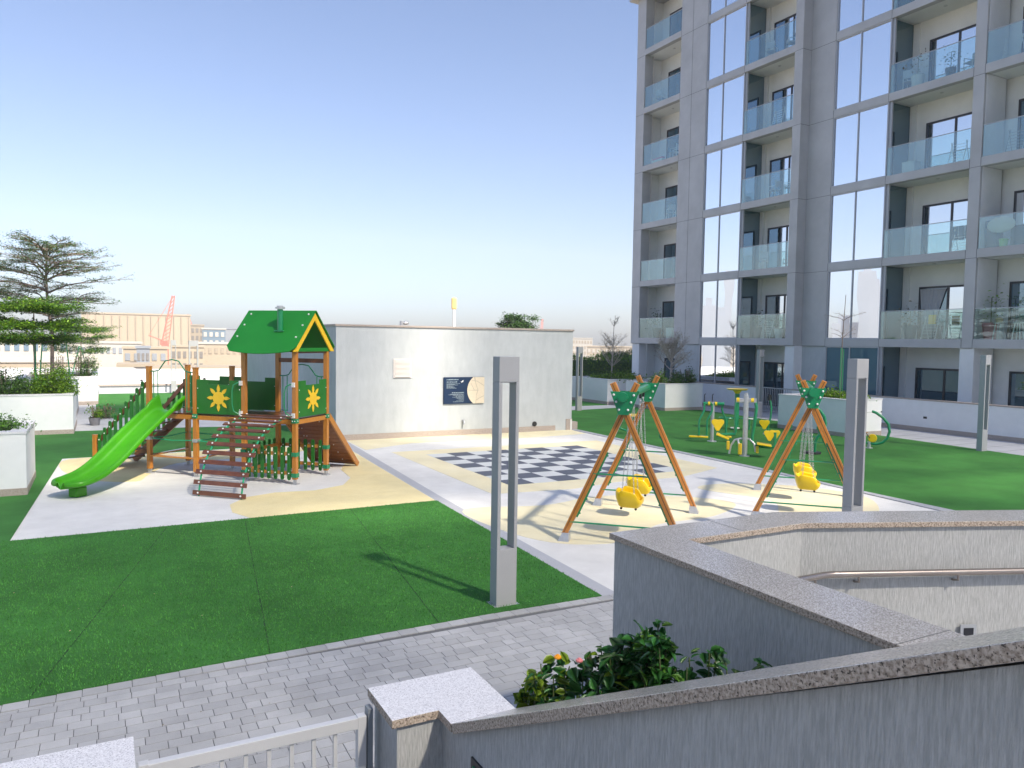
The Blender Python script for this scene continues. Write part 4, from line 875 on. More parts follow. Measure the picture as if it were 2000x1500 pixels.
# slide: swept channel with a rounded outlet
def slide():
    NS, NJ = 60, 25; cxs = C/2; path = []
    key = [(-.02, DZ+.03), (.18, DZ+.02), (.42, DZ-.09), (1.0, .98), (1.7, .52), (2.15, .30), (2.5, .215), (2.85, .20), (3.02, .205)]
    # resample with a Catmull curve
    P = [Vector((a, b, 0)) for a, b in key]; dense = []
    for i in range(len(P)-1):
        q0, q1, q2, q3 = P[max(i-1, 0)], P[i], P[i+1], P[min(i+2, len(P)-1)]
        for k in range(20): t = k/20; dense.append(.5*((2*q1)+(-q0+q2)*t+(2*q0-5*q1+4*q2-q3)*t*t+(-q0+3*q1-3*q2+q3)*t**3))
    dense.append(P[-1]); acc = [0]
    for a, b in zip(dense, dense[1:]): acc.append(acc[-1]+(b-a).length)
    tot = acc[-1]; V = []; F = []
    for i in range(NS+1):
        # closer stations at the outlet
        s_ = tot*(i/NS); j = max(0, min(len(dense)-2, next((k for k in range(len(acc)-1) if acc[k+1] >= s_), len(acc)-2))); t = (s_-acc[j])/(acc[j+1]-acc[j]); c_ = dense[j]+(dense[j+1]-dense[j])*t; d_ = (dense[j+1]-dense[j]).normalized(); nrm = Vector((-d_.y, d_.x))
        if nrm.y < 0: nrm = -nrm
        rem = tot-s_; r_ = .30; wsc = 1 if rem > r_ else math.sqrt(max(0.0, 1-((r_-rem)/r_)**2))
        wsc = max(wsc, .12); x_ = s_/tot
        hw = (.335+.03*max(0, min(1, (x_-.7)/.2)))*wsc; wall = .17+.20*max(0, 1-x_/.10)**1.0*(1 if x_ < .10 else 0)+.04*math.sin(pi*min(1, x_*1.2)); wall *= (1 if rem > .5 else .72+.28*rem/.5)
        lip = .035
        prof = [(-hw-lip, wall-.075), (-hw-lip, wall-.01), (-hw-lip*.6, wall+.01), (-hw-.0, wall), (-hw+.02, wall*.6), (-hw+.05, wall*.28), (-hw*.7, .03), (-hw*.35, .005), (-.02, 0)]
        prof = prof+[(0, 0)]+[(-a, b) for a, b in prof[::-1]]
        for a, b in prof: p_ = Vector((c_.x, c_.y))+nrm*b; V.append((cxs+a, -p_.x-.03, p_.y))
        n = len(prof)
        if i:
            for k in range(n-1): F.append(((i-1)*n+k, (i-1)*n+k+1, i*n+k+1, i*n+k))
    m = MB(); m.add(V, F); o = pbuild(m, 'slide', 'slide_plastic', smooth=False)
    o.data.polygons.foreach_set('use_smooth', [True]*len(o.data.polygons))
    sdm = o.modifiers.new('thick', 'SOLIDIFY'); sdm.thickness = .022; sdm.offset = -1; sb = o.modifiers.new('sub', 'SUBSURF'); sb.levels = 1; sb.render_levels = 1
    # closing lip around the outlet and the foot under it
    f = MB().box(cxs-.10, cxs+.12, -2.78, -2.52, 0, .20); f.build('slide_foot', 'slide_plastic', o, bevel=.03)
    gr = MB()
    for k in range(-4, 5): gr.tube([(cxs+k*.05, -2.78-.22*math.sqrt(1-(k/6)**2), .235), (cxs+k*.05, -2.86-.21*math.sqrt(1-(k/6)**2), .215)], .009, 6)
    return o
slide()

# ---------------------------------------------------------------- swings
def bucket_seat(parent, cx, zs):
    NB, NZ = 36, 7; V = []; F = []
    for j in range(NZ+1):
        t = j/NZ; z = zs+.24*t; rx = .19+.055*min(1, t*1.6); ry = .17+.06*min(1, t*1.6)
        for k in range(NB):
            a = 2*pi*k/NB; cx_, sx_ = math.cos(a), math.sin(a); e = .6
            X = math.copysign(abs(cx_)**e, cx_)*rx; Y = math.copysign(abs(sx_)**e, sx_)*ry
            hh = .17+.13*max(0, sx_)+.12*math.exp(-((1-abs(cx_))/.14)**2)-.02*max(0, -sx_); zz = zs+hh*t
            if j == 0: X *= .9; Y *= .9
            V.append((cx+X, Y, zz))
    for j in range(NZ):
        for k in range(NB): F.append((j*NB+k, j*NB+(k+1) % NB, (j+1)*NB+(k+1) % NB, (j+1)*NB+k))
    F.append(tuple(range(NB))[::-1]); m = MB(); m.add(V, F)
    o = m.build('swing_seat', 'yellow_plastic', parent, smooth=True); md = o.modifiers.new('t', 'SOLIDIFY'); md.thickness = .03; md.offset = -1; o.modifiers.new('s', 'SUBSURF').render_levels = 1
    return o
def chain(parent, p0, p1):
    p0 = Vector(p0); p1 = Vector(p1); d_ = p1-p0; L_ = d_.length; n = int(L_/.036); m = MB(); q = d_.to_track_quat('X', 'Z').to_matrix().to_4x4()
    for i in range(n):
        T = Matrix.Translation(p0+d_*((i+.5)/n)) @ q @ Matrix.Rotation((i % 2)*pi/2, 4, 'X'); m.T = T
        m.tube([(.024*math.cos(a), .010*math.sin(a), 0) for a in np.linspace(0, 2*pi, 8, endpoint=False)], .0036, 5, closed=True)
    return m.build('chain', 'chain_steel', parent, smooth=True)
def swing(label, x, y, rz, L_=2.88):
    t = thing('swing_set', label, 'swing', (x, y, .012), rz, 'baby swing sets')
    h = L_/2; Z = 2.36; fs = .93
    bo = MB().tube([(-h-.10, 0, Z), (h+.10, 0, Z)], .07, 18).cyl((-h-.17, 0, Z), .074, .10, 20, 'x').cyl((h+.17, 0, Z), .074, .10, 20, 'x').build('beam', 'green_metal', t, smooth=True)
    for s_ in (-1, 1):
        for f in (-1, 1):
            foot = Vector((s_*h+f*.035, f*fs, .10)); d_ = Vector((0, -f*fs, Z-.20-.10)).normalized(); tip = foot+d_*((2.57-.10)/d_.z)
            lg = MB().bar(foot, tip, .092, .092)
            for o_ in (-.026, 0, .026): pass
            lo = lg.build('leg', 'wood_orange', t, bevel=.008)
            gv = MB()
            for o_ in (-.02, .02): gv.bar(foot+Vector((s_*.046*0-.0465, 0, 0))+Vector((0, 0, .04))+Vector((0, 0, 0)), tip+Vector((-.0465, 0, -.02)), .0025, .008) if o_ < 0 else gv.bar(foot+Vector((.0465, 0, .04)), tip+Vector((.0465, 0, -.02)), .0025, .008)
            gv.build('groove', 'gap', lo)
            fm = MB(); fx, fy = foot.x, foot.y; zt = .22
            fm.add([(fx-.10, fy-.09, 0), (fx+.10, fy-.09, 0), (fx+.10, fy+.09, 0), (fx-.10, fy+.09, 0), (fx-.055, fy-.055-f*.03, zt*.62), (fx+.055, fy-.055-f*.03, zt*.62), (fx+.055, fy+.055-f*.03, zt*.62), (fx-.055, fy+.055-f*.03, zt*.62)], [(0,3,2,1), (4,5,6,7), (0,1,5,4), (1,2,6,5), (2,3,7,6), (3,0,4,7)]); fm.build('foot_bracket', 'galvanised', lo)
            # green climbing strip with studs under the leg
            off = Vector((0, -f*.055, -.02)); sp = MB().bar(foot+off+d_*.35, foot+off+d_*1.52, .02, .03)
            for k in range(5): q_ = foot+off+d_*(.42+k*.26)+Vector((0, -f*.02, 0)); sp.ball(tuple(q_), .016)
            sp.build('strut', 'green_metal', lo)
        # plates
        for o_ in (-.105, .105):
            m = MB(); m.T = Matrix.Translation((s_*h+o_, 0, 0)) @ Matrix.Rotation(R(90), 4, 'Z') @ Matrix.Rotation(R(90), 4, 'X')
            m.prism([(-.21, 2.44), (.21, 2.44), (.08, 2.08), (-.08, 2.08)], -.006, .006); po = m.build('plate', 'green_metal', t, bevel=.003)
            bt = MB()
            for yy, zz in ((-.155, 2.39), (.155, 2.39), (.115, 2.28), (-.115, 2.28), (.07, 2.16), (-.07, 2.16)): bt.ball((s_*h+o_+math.copysign(.012, o_), yy, zz), .019)
            bt.build('bolt', 'bolt_white', po)
        for z in (.32, 1.12): w_ = fs*(1-(z-.1)/(Z-.30)); MB().tube([(s_*h, -w_, z), (s_*h, w_, z)], .014, 8).build('cross_bar', 'green_metal', t, smooth=True)
    for cx in (-.62, .62):
        s = bucket_seat(t, cx, .46)
        for a in (-1, 1):
            MB().box(cx+a*.22-.02, cx+a*.22+.02, -.02, .02, Z-.15, Z-.05).build('hanger', 'black_plastic', bo)
            chain(s, (cx+a*.225, -.10, .70), (cx+a*.22, 0, Z-.15)); chain(s, (cx+a*.225, .10, .75), (cx+a*.22, 0, Z-.15))
        for a, b in ((-.13, -.1), (.13, -.1), (.13, .1), (-.13, .1)): pass
        MB().ball((cx-.14, -.12, .455), .022).ball((cx+.14, -.12, .455), .022).ball((cx+.14, .12, .455), .022).ball((cx-.14, .12, .455), .022).build('stud', 'black_plastic', s)
    return t
swing('nearer wooden baby swing set beside the chessboard, two yellow bucket seats', 8.18, 10.71, pi/4)
swing('farther wooden baby swing set partly behind the slotted lamp, two yellow bucket seats', 12.27, 10.57, R(43.4), 2.96)

# ---------------------------------------------------------------- exercise machines (local x to the right, z up)
def machine(name, label, x, y, az): return thing(name, label, 'exercise machine', (x, y, .03), -R(az), 'outdoor exercise machines')
def hb(mb, cx, cy, cz_, s_, tilt=0):      # heart-like pad
    pts = [(-.5, .42), (-.3, .5), (0, .46), (.3, .5), (.5, .42), (.52, .2), (.3, -.15), (.1, -.48), (-.1, -.48), (-.3, -.15), (-.52, .2)]
    mb.T = Matrix.Translation((cx, cy, cz_)) @ Matrix.Rotation(R(90)-tilt, 4, 'X'); mb.prism([(a*s_, b*s_) for a, b in pts], -.02, .02); mb.T = None; return mb
# air walker
t = machine('air_walker', 'green twin air walker on one steel post, leftmost of the machine row', 17.56, 18.97, 42.8)
MB().tube([(0, 0, 0), (0, 0, 1.30)], .06, 14).cyl((0, 0, .01), .15, .02, 20).build('post', 'galvanised', t, smooth=True)
MB().tube([(-.30, 0, 1.24), (.36, 0, 1.24)], .055, 12).build('cross_arm', 'green_metal', t, smooth=True)
MB().cyl((-.12, 0, 1.24), .066, .07, 12, 'x').cyl((.10, 0, 1.24), .066, .07, 12, 'x').build('collar', 'yellow_plastic', t)
for x_, sx in ((-.27, 0), (-.02, 0)):
    lg = MB().tube([(x_, -.05, 1.24), (x_+.0, -.05, 1.02), (x_-.04, -.08, .92), (x_-.14, -.14, .72), (x_-.15, -.15, .6), (x_-.15, -.15, .2)], .032, 10).build('swing_leg', 'green_metal', t, smooth=True)
    MB().box(x_-.46, x_-.10, -.26, -.10, .13, .19).build('footplate', 'yellow_plastic', lg, bevel=.02)
    MB().tube([(x_, 0, 1.24), (x_, 0, 1.52), (x_+.03, 0, 1.56)], .014, 8).build('handle', 'black_plastic', lg, smooth=True)
lg = MB().tube([(.30, .05, 1.24), (.29, .05, 1.05), (.34, .08, .9), (.42, .12, .72), (.44, .12, .2)], .032, 10).build('swing_leg', 'green_metal', t, smooth=True); MB().box(.3, .62, .04, .2, .13, .19).build('footplate', 'yellow_plastic', lg, bevel=.02)
# double seat press
t = machine('seat_press', 'two-seat push machine on a tall steel post with yellow heart backrests', 16.13, 16.08, 45.1)
MB().tube([(0, 0, 0), (0, 0, 1.74)], .072, 16).cyl((0, 0, .01), .14, .025, 24).cyl((0, 0, 1.77), .05, .07, 14).build('post', 'galvanised', t, smooth=True)
MB().box(-.28, .28, -.05, .05, 1.53, 1.66).build('head', 'galvanised', t, bevel=.02)
MB().cyl((-.22, 0, 1.6), .07, .08, 14, 'x').cyl((.17, 0, 1.6), .07, .08, 14, 'x').build('collar', 'yellow_plastic', t)
a1 = MB().tube([(-.20, 0, 1.58), (-.26, 0, 1.50), (-.28, 0, 1.38), (-.27, 0, .7), (-.28, 0, .62), (-.5, 0, .60), (-.78, 0, .56)], .045, 12).build('arm', 'green_metal', t, smooth=True)
s1 = MB(); hb(s1, -.76, -.05, .86, .34, .1); s1.build('backrest', 'yellow_plastic', a1, bevel=.012); s1 = MB(); s1.T = Matrix.Translation((-.62, -.1, .56)) @ Matrix.Rotation(.35, 4, 'Y'); s1.box(-.18, .2, -.2, .2, -.025, .025); s1.build('seat', 'yellow_plastic', a1, bevel=.02)
a2 = MB().tube([(.17, 0, 1.6), (.25, 0, 1.55), (.285, 0, 1.4), (.24, 0, .95), (.19, 0, .55), (.20, 0, .42), (.29, 0, .33), (.5, 0, .30), (.78, 0, .31), (.80, 0, .42), (.80, 0, .72)], .045, 12).build('arm', 'green_metal', t, smooth=True)
s1 = MB(); hb(s1, .66, -.02, .62, .30, .1); hb(s1, .80, .06, .64, .28, .1); s1.build('backrest', 'yellow_plastic', a2, bevel=.012); s1 = MB(); s1.T = Matrix.Translation((.52, -.05, .37)) @ Matrix.Rotation(.12, 4, 'Y'); s1.box(-.2, .2, -.2, .2, -.025, .025); s1.build('seat', 'yellow_plastic', a2, bevel=.02)
fr = MB().tube([(-.42, -.1, .06), (-.38, -.08, .3), (-.28, -.04, .46), (-.12, 0, .5), (.1, 0, .5)], .03, 10).tube([(.30, -.1, .15), (.25, -.05, .38), (.12, 0, .5)], .03, 10).tube([(-.14, -.3, .12), (-.16, -.2, .35), (-.2, -.05, .48)], .03, 10).build('footrest_frame', 'galvanised', t, smooth=True)
MB().box(-.50, -.42, -.18, -.02, .18, .42).box(-.18, -.08, -.36, -.28, .08, .40).box(.30, .38, -.16, -.02, .12, .32).build('foot_pad', 'yellow_panel', fr, bevel=.02)
# tai chi wheel
t = machine('hand_wheel', 'yellow hand wheel on a thick green post behind the two-seat machine', 21.0, 21.4, 44)
MB().tube([(0, 0, 0), (0, 0, 1.38)], .085, 16).build('post', 'green_metal', t, smooth=True); MB().cyl((0, 0, 1.40), .08, .12, 20, r2=.16).cyl((0, 0, 1.50), .34, .05, 30, r2=.40).build('wheel', 'yellow_plastic', t, smooth=True)
rg = MB()
for cx, cz_, rr_ in ((.45, .42, .30), (-.35, .42, .28)): rg.tube([(cx+rr_*math.cos(a), rr_*math.sin(a), cz_) for a in np.linspace(0, 2*pi, 24, endpoint=False)], .018, 6, closed=True)
rg.tube([(-.6, 0, .42), (.7, 0, .42)], .022, 8).tube([(-.35, 0, .1), (-.35, 0, .42)], .05, 8).tube([(.45, 0, 0), (.45, 0, .42)], .05, 8); rg.build('twist_ring', 'green_metal', t, smooth=True)
MB().cyl((-.05, -.3, .08), .17, .03, 18).cyl((.5, -.25, .44), .14, .02, 18).build('turntable', 'bolt_white', t)
# pull lever machine
t = machine('lever_machine', 'slim green lever with a black grip in front of the railing gate', 20.8, 19.8, 46.4)
MB().tube([(.12, 0, 1.30), (.17, 0, 1.15), (.20, 0, .95), (.18, 0, .6), (.12, 0, .35), (.08, 0, .0)], .034, 10).build('lever', 'green_metal', t, smooth=True); MB().tube([(.12, 0, 1.22), (.11, 0, 1.34), (.16, 0, 1.42)], .075, 10).build('grip', 'black_plastic', t, smooth=True)
s1 = MB(); hb(s1, -.02, -.1, .35, .34); s1.build('seat', 'yellow_plastic', t, bevel=.01); MB().cyl((.08, 0, .02), .14, .04, 16).build('base', 'galvanised', t)
# rowing post behind the far swing
t = machine('stepper_machine', 'curved green mast on a round black foot behind the farther swing legs', 18.48, 15.65, 49.7)
MB().tube([(-.22, 0, 1.56), (-.06, 0, 1.42), (.12, 0, 1.28), (.24, 0, 1.10), (.28, 0, .9), (.24, 0, .72), (.08, 0, .5), (.02, 0, .38), (0, 0, .04)], .045, 12).build('mast', 'green_metal', t, smooth=True)
MB().cyl((-.05, 0, .03), .24, .05, 28).build('base', 'black_plastic', t); MB().tube([(-.55, 0, .52), (.25, 0, .50)], .015, 8).build('pedal_bar', 'green_metal', t, smooth=True)
# bike
t = machine('exercise_bike', 'curved green exercise bike with a yellow seat right of the big lamp', 21.16, 15.84, 53.1)
MB().tube([(-.36, 0, .60), (-.37, 0, .35), (-.34, 0, .24), (-.24, 0, .18), (0, 0, .15), (.2, 0, .14), (.38, 0, .20), (.50, 0, .34), (.56, 0, .55), (.52, 0, .78), (.36, 0, .98), (.16, 0, 1.12), (.04, 0, 1.16)], .042, 12).build('frame', 'green_metal', t, smooth=True)
MB().box(-.46, -.2, -.12, .12, .62, .74).build('seat', 'yellow_plastic', t, bevel=.05); MB().tube([(-.12, -.1, 1.13), (.3, .1, 1.15)], .014, 8).build('handlebar', 'galvanised', t, smooth=True)
MB().ball((-.13, -.1, 1.13), .025).ball((.31, .1, 1.15), .025).build('grip', 'black_plastic', t)
MB().tube([(0, 0, 0), (0, 0, .2)], .055, 12).cyl((0, 0, .01), .11, .02, 18).build('foot', 'galvanised', t); MB().cyl((.09, 0, .32), .13, .1, 22, 'y').build('wheel_cover', 'yellow_plastic', t, bevel=.02)
MB().bar((-.18, -.12, .50), (-.05, -.12, .50), .06, .02).bar((.12, .12, .14), (.26, .12, .14), .06, .02).build('pedal', 'wood_orange', t); MB().tube([(.02, -.08, .32), (-.1, -.1, .48)], .012, 6).build('crank', 'black_plastic', t)
# rider
t = machine('rider_machine', 'small green rider with yellow seat seen through the nearer swing frame', 16.14, 21.57, 36.8)
MB().tube([(-.35, 0, .75), (-.42, 0, .5), (-.3, 0, .2), (0, 0, .1), (.05, 0, .35), (.08, 0, .62)], .04, 10).build('frame', 'green_metal', t, smooth=True); MB().box(-.06, .26, -.12, .12, .62, .72).build('seat', 'yellow_plastic', t, bevel=.04); MB().tube([(0, 0, 0), (0, 0, .2)], .05, 10).build('foot', 'galvanised', t)
# ---------------------------------------------------------------- trees and plants
def twigs(mb, base, d, L_, r_, depth, pts, rr, flat):
    """recursive branching; collects points along the outer twigs"""
    n = 4; P = [Vector(base)]; dd = Vector(d).normalized()
    for i in range(n):
        dd = (dd+Vector((rr.gauss(0, .12), rr.gauss(0, .12), rr.gauss(0, .07)+(-dd.z*flat if depth else 0)))).normalized(); P.append(P[-1]+dd*L_/n)
    mb.tube(P, r_, 5 if r_ < .02 else 8, rr=[r_*(1-.5*i/n) for i in range(n+1)])
    if depth == 0:
        for i in range(1, n+1): pts.append(P[i])
        return
    k = 4 if depth > 1 else 3
    for i in range(k):
        q = P[1+i*(n-1)//max(1, k-1)] if k > 1 else P[-1]; a = rr.uniform(.5, 1.05)*rr.choice((-1, 1)); s_ = Vector((-dd.y, dd.x, 0)); s_ = s_.normalized() if s_.length > .1 else Vector((1, 0, 0))
        nd = (dd*math.cos(a)+s_*math.sin(a)+Vector((0, 0, rr.uniform(-.05, .28)))).normalized(); twigs(mb, q, nd, L_*rr.uniform(.5, .7), r_*.5, depth-1, pts, rr, flat)
    twigs(mb, P[-1], dd, L_*.6, r_*.5, depth-1, pts, rr, flat)
def tiered(label, x, y, z0, trunk, tiers, leaf, lm, n_per, group=None, lw=None, rt=.06, seed=3, bark='bark', lsize=.07, spread=.12, stake=None, name='tiered_tree', flat=.25):
    """trunk: list of points; tiers: (height on trunk, branch length, count, rise, depth)"""
    rr = random.Random(seed); t = thing(name, label, 'tree', (x, y, z0), group=group); mb = MB(); T = [Vector(p) for p in trunk]; hT = T[-1].z
    mb.tube(T, rt, 10, rr=[rt*(1-.65*i/(len(T)-1)) for i in range(len(T))]); pts = []
    def on(z):
        for a, b in zip(T, T[1:]):
            if a.z <= z <= b.z: return a+(b-a)*((z-a.z)/(b.z-a.z))
        return T[-1]
    for z, L_, cnt, rise, dp in tiers:
        a0 = rr.uniform(0, 2*pi)
        for i in range(cnt):
            a = a0+2*pi*i/cnt+rr.uniform(-.3, .3); twigs(mb, on(z+rr.uniform(-.08, .08)), (math.cos(a), math.sin(a), rise+rr.uniform(-.1, .1)), L_*rr.uniform(.75, 1.1), rt*.42, dp, pts, rr, flat)
    mb.build('trunk', bark, t, smooth=True)
    if n_per:
        g = np.random.default_rng(seed); A = np.array([[p.x, p.y, p.z] for p in pts]); A = np.repeat(A, n_per, 0); A += g.normal(0, 1, A.shape)*[spread, spread, spread*.35]
        leaf_mesh('crown', A, lsize, lm, t, flat=.35, matw=lw, seed=seed)
    if stake:
        for s_ in stake: MB().tube(s_, .025, 8).build('stake', 'green_metal', t)
    return t
tiered('young tree with lush bright green tiers tied to a green stake in the second planter', -2.0, 29.8, 1.17, [(0, 0, 0), (.02, 0, 1), (0, .02, 2.0), (.02, 0, 3.1)], [(1.75, .85, 5, .10, 2), (2.25, .95, 6, .12, 2), (2.75, .85, 5, .2, 2), (3.0, .5, 4, .4, 1)], 1, ['leaf_mid', 'leaf_bright', 'leaf_dark'], 24, lw=[.5, .4, .1], rt=.045, seed=21, lsize=.085, spread=.15,
       stake=[[(.04, -.08, .0), (.04, -.08, 1.75)]])
tiered('tall thin-crowned tree with two stems and wide flat layers, behind the staked tree', -1.8, 36.0, 1.17, [(0, 0, 0), (0, 0, 1.0), (.02, .05, 2.0), (-.12, 0, 3.2), (-.16, 0, 4.4), (-.1, .1, 5.6)], [(1.6, .95, 4, .6, 2), (2.7, .9, 4, .5, 2), (3.2, 1.45, 6, .42, 2), (3.7, 1.65, 6, .5, 2), (4.2, 1.6, 7, .6, 2), (4.6, 1.4, 6, .75, 2), (5.0, 1.1, 6, .95, 2), (5.3, .8, 5, 1.3, 2)], 1, ['leaf_dark', 'leaf_mid', 'leaf_dry'], 7, lw=[.4, .45, .15], rt=.085, seed=5, lsize=.07, spread=.10,
       stake=[[(-.45, -.1, 0), (-.3, -.05, 2.1)], [(.65, -.1, 0), (.45, -.05, 2.3)]])
tiered('thin-crowned tree mostly cut off by the left edge of the photo', -5.1, 35.6, 1.17, [(0, 0, 0), (0, 0, 2.0), (.1, 0, 3.6), (.1, .1, 5)], [(2.4, 1.5, 5, .25, 2), (3.3, 1.7, 6, .25, 2), (4.3, 1.3, 6, .4, 2)], 1, ['leaf_dark', 'leaf_mid'], 11, lw=[.7, .3], rt=.07, seed=9, lsize=.075, spread=.13)
tiered('small sparse tree with crossed stakes in the furthest left planter', -.95, 43.0, 1.17, [(0, 0, 0), (0, 0, 1.0), (.03, 0, 1.8), (0, 0, 2.7)], [(1.2, .95, 4, .35, 2), (1.7, 1.0, 5, .3, 2), (2.2, .8, 5, .4, 2), (2.6, .45, 4, .7, 1)], 1, ['leaf_mid', 'leaf_dark', 'leaf_bright'], 10, lw=[.5, .3, .2], rt=.035, seed=14, lsize=.08, spread=.12,
       stake=[[(-.4, 0, 0), (-.05, 0, 1.5)], [(.35, 0, 0), (0, 0, 1.5)]])
tiered('leafless tree with fine spreading twigs beside the block, in the grassy planter', 24.35, 34.2, 1.2, [(0, 0, 0), (.02, 0, .9), (.05, 0, 1.7), (.08, 0, 2.5), (.1, 0, 3.1)], [(.75, .75, 4, .6, 2), (1.3, .7, 4, .8, 2), (1.75, .6, 5, .9, 2), (2.9, .4, 5, 1.3, 1)], 0, ['leaf_dry'], 2, rt=.038, seed=31, bark='bark_pale', lsize=.05, spread=.05, name='bare_tree', flat=-.12)
tiered('nearly bare pale tree with a fan of twigs above the bushy shrubs', 25.05, 30.1, 1.2, [(0, 0, 0), (0, 0, .8), (.02, 0, 1.2), (.05, 0, 1.8)], [(.75, .9, 4, .35, 2), (1.0, .9, 6, .9, 2), (1.3, .8, 6, 1.3, 2), (1.7, .5, 5, 1.4, 1)], 0, ['leaf_dry'], 3, rt=.07, seed=33, bark='bark_pale', lsize=.05, spread=.06, name='bare_tree', flat=-.12)
tiered('leafless sapling held by two green stakes behind the slotted lamp', 24.1, 19.35, 1.2, [(0, 0, 0), (0, 0, 1.4), (.03, 0, 2.4), (.12, 0, 3.9)], [(2.3, .6, 3, .9, 1), (3.0, .5, 3, 1.0, 1)], 0, ['leaf_dry'], 1, rt=.028, seed=35, bark='bark', lsize=.05, spread=.05, name='sapling',
       stake=[[(-.14, -.1, -.1), (-.14, -.1, 1.95)], [(.1, .0, -.1), (.1, .0, 1.9)]])
def shrub(label, x, y, z, rx, ry, rz_, n, mats, lw, seed, ls=.07, cat='shrub', name='shrub', stems=6, group=None):
    t = thing(name, label, cat, (x, y, z), group=group); g = np.random.default_rng(seed)
    # clumps in a lumpy mound
    cl_ = g.uniform(-1, 1, (max(6, n//90), 3)); cl_ = cl_/np.maximum(1, np.linalg.norm(cl_, axis=1))[:, None]; cl_[:, 2] = g.uniform(0, 1, len(cl_))*np.sqrt(np.clip(1.05-(cl_[:, :2]**2).sum(1), .1, 1)); idx = g.integers(0, len(cl_), n)
    P = cl_[idx]*[rx*.85, ry*.85, rz_*.8]+g.normal(0, 1, (n, 3))*[.13*rx+.05, .13*ry+.05, .12*rz_+.03]; P[:, 2] = np.abs(P[:, 2])+.02
    leaf_mesh('foliage', P, ls, mats, t, matw=lw, seed=seed, flat=.6); mb = MB()
    for i in range(stems): a = g.uniform(0, 2*pi); q = g.uniform(.1, .7); mb.tube([(q*rx*.5*math.cos(a), q*ry*.5*math.sin(a), -.05), (q*rx*math.cos(a), q*ry*math.sin(a), rz_*.8)], .012, 5)
    mb.build('stems', 'bark', t); return t
shrub('clipped dark green shrub at the left in the second planter', -2.72, 29.2, 1.2, .66, .62, 1.05, 6800, ['leaf_dark', 'leaf_mid'], [.6, .4], 1)
shrub('clipped sunlit yellow-green shrub at the right in the second planter', -1.45, 29.25, 1.2, .70, .62, 1.1, 8200, ['leaf_mid', 'leaf_bright'], [.5, .5], 2)
shrub('low green ground cover filling the front left planter', -2.4, 18.8, 1.19, 1.0, .85, .34, 6500, ['leaf_mid', 'leaf_dark'], [.6, .4], 3, ls=.06, cat='ground cover')
for i, (x_, l_) in enumerate(((-1.75, 'airy see-through shrub, left of three in the furthest left planter'), (-1.05, 'airy shrub in the middle of the furthest left planter'), (-.55, 'denser airy shrub at the right end of the furthest left planter'))): shrub(l_, x_, 41.3, 1.2, .42, .4, 1.25, 900+400*(i == 2), ['leaf_dark', 'leaf_mid'], [.5, .5], 40+i, ls=.08)
shrub('yellow-green tufted ground cover under the bare tree near the hedge', 24.5, 34.0, 1.2, 1.45, 1.5, .45, 3200, ['leaf_mid', 'leaf_bright'], [.6, .4], 5, ls=.11, cat='ground cover')
shrub('round variegated shrub at the right corner of the planter with the nearly bare tree', 25.35, 29.3, 1.2, .42, .42, .95, 1500, ['leaf_dark', 'leaf_mid'], [.6, .4], 6, ls=.09)
shrub('lime tinted shrub at the left corner of the planter with the nearly bare tree', 23.95, 29.6, 1.2, .5, .5, .75, 1500, ['leaf_mid', 'leaf_bright'], [.6, .4], 7, ls=.08)
shrub('dark shrub at the foot of the nearly bare tree trunk', 24.7, 29.2, 1.2, .5, .45, .8, 1700, ['leaf_dark', 'leaf_mid'], [.5, .5], 8, ls=.08)
shrub('light green low plants in the planter behind the farther swings', 23.85, 19.2, 1.2, .75, 1.0, .42, 2200, ['leaf_bright', 'leaf_mid'], [.6, .4], 9, ls=.11, cat='ground cover')
shrub('lime plant in a dark pot on the ground beyond the stair post', -.28, 31.0, .25, .22, .22, .5, 420, ['leaf_bright', 'leaf_mid'], [.7, .3], 10, ls=.08, name='potted_plant', cat='potted plant'); 
MB().cyl((-.28, 31.0, .14), .15, .28, 16, r2=.2)
t = thing('plant_pot', 'dark round pot under the lime plant by the white planter', 'pot', (-.28, 31.0, 0)); MB().cyl((0, 0, .14), .14, .28, 16, r2=.2).build('pot_body', 'pot_grey', t, smooth=True); MB().cyl((0, 0, .27), .18, .02, 16).build('soil', 'soil', t)
shrub('reddish green plant on the far lawn beside the potted lime plant', .15, 33.4, .03, .3, .3, .55, 300, ['leaf_mid', 'leaf_dry'], [.5, .5], 12, ls=.09)
# hedges
def hedge(label, x0, x1, y0, y1, h, seed, mats, lw):
    t = thing('hedge', label, 'hedge', ((x0+x1)/2, (y0+y1)/2, 0)); g = np.random.default_rng(seed); a, b = (x1-x0)/2, (y1-y0)/2
    n = int((a*2*h+b*2*h+a*b*4)*260); f = g.integers(0, 3, n); P = g.uniform(-1, 1, (n, 3)); P[:, 2] = (P[:, 2]+1)/2
    P[f == 0, 1] = -1; P[f == 1, 2] = 1; P[f == 2, 0] = np.sign(P[f == 2, 0]); bump = .12*np.sin(P[:, 0]*9)+.1*np.sin(P[:, 0]*23+P[:, 1]*5)
    P = P*[a, b, h]; P += g.normal(0, .07, P.shape); P[:, 2] += bump*(P[:, 2]/h); leaf_mesh('foliage', P, .13, mats, t, matw=lw, seed=seed, flat=.7)
    MB().box(-a+.12, a-.12, -b+.12, b-.12, 0, h-.12).build('inner_twigs', 'leaf_dark', t); return t
hedge('bright green clipped hedge left of the bare tree by the terrace edge', 25.6, 33.2, 42.6, 43.8, 2.15, 1, ['leaf_mid', 'leaf_dark', 'leaf_bright'], [.5, .3, .2])
hedge('darker hedge stretch running behind the corner of the block', 32.2, 44, 45.2, 46.4, 2.5, 2, ['leaf_dark', 'leaf_mid'], [.65, .35])
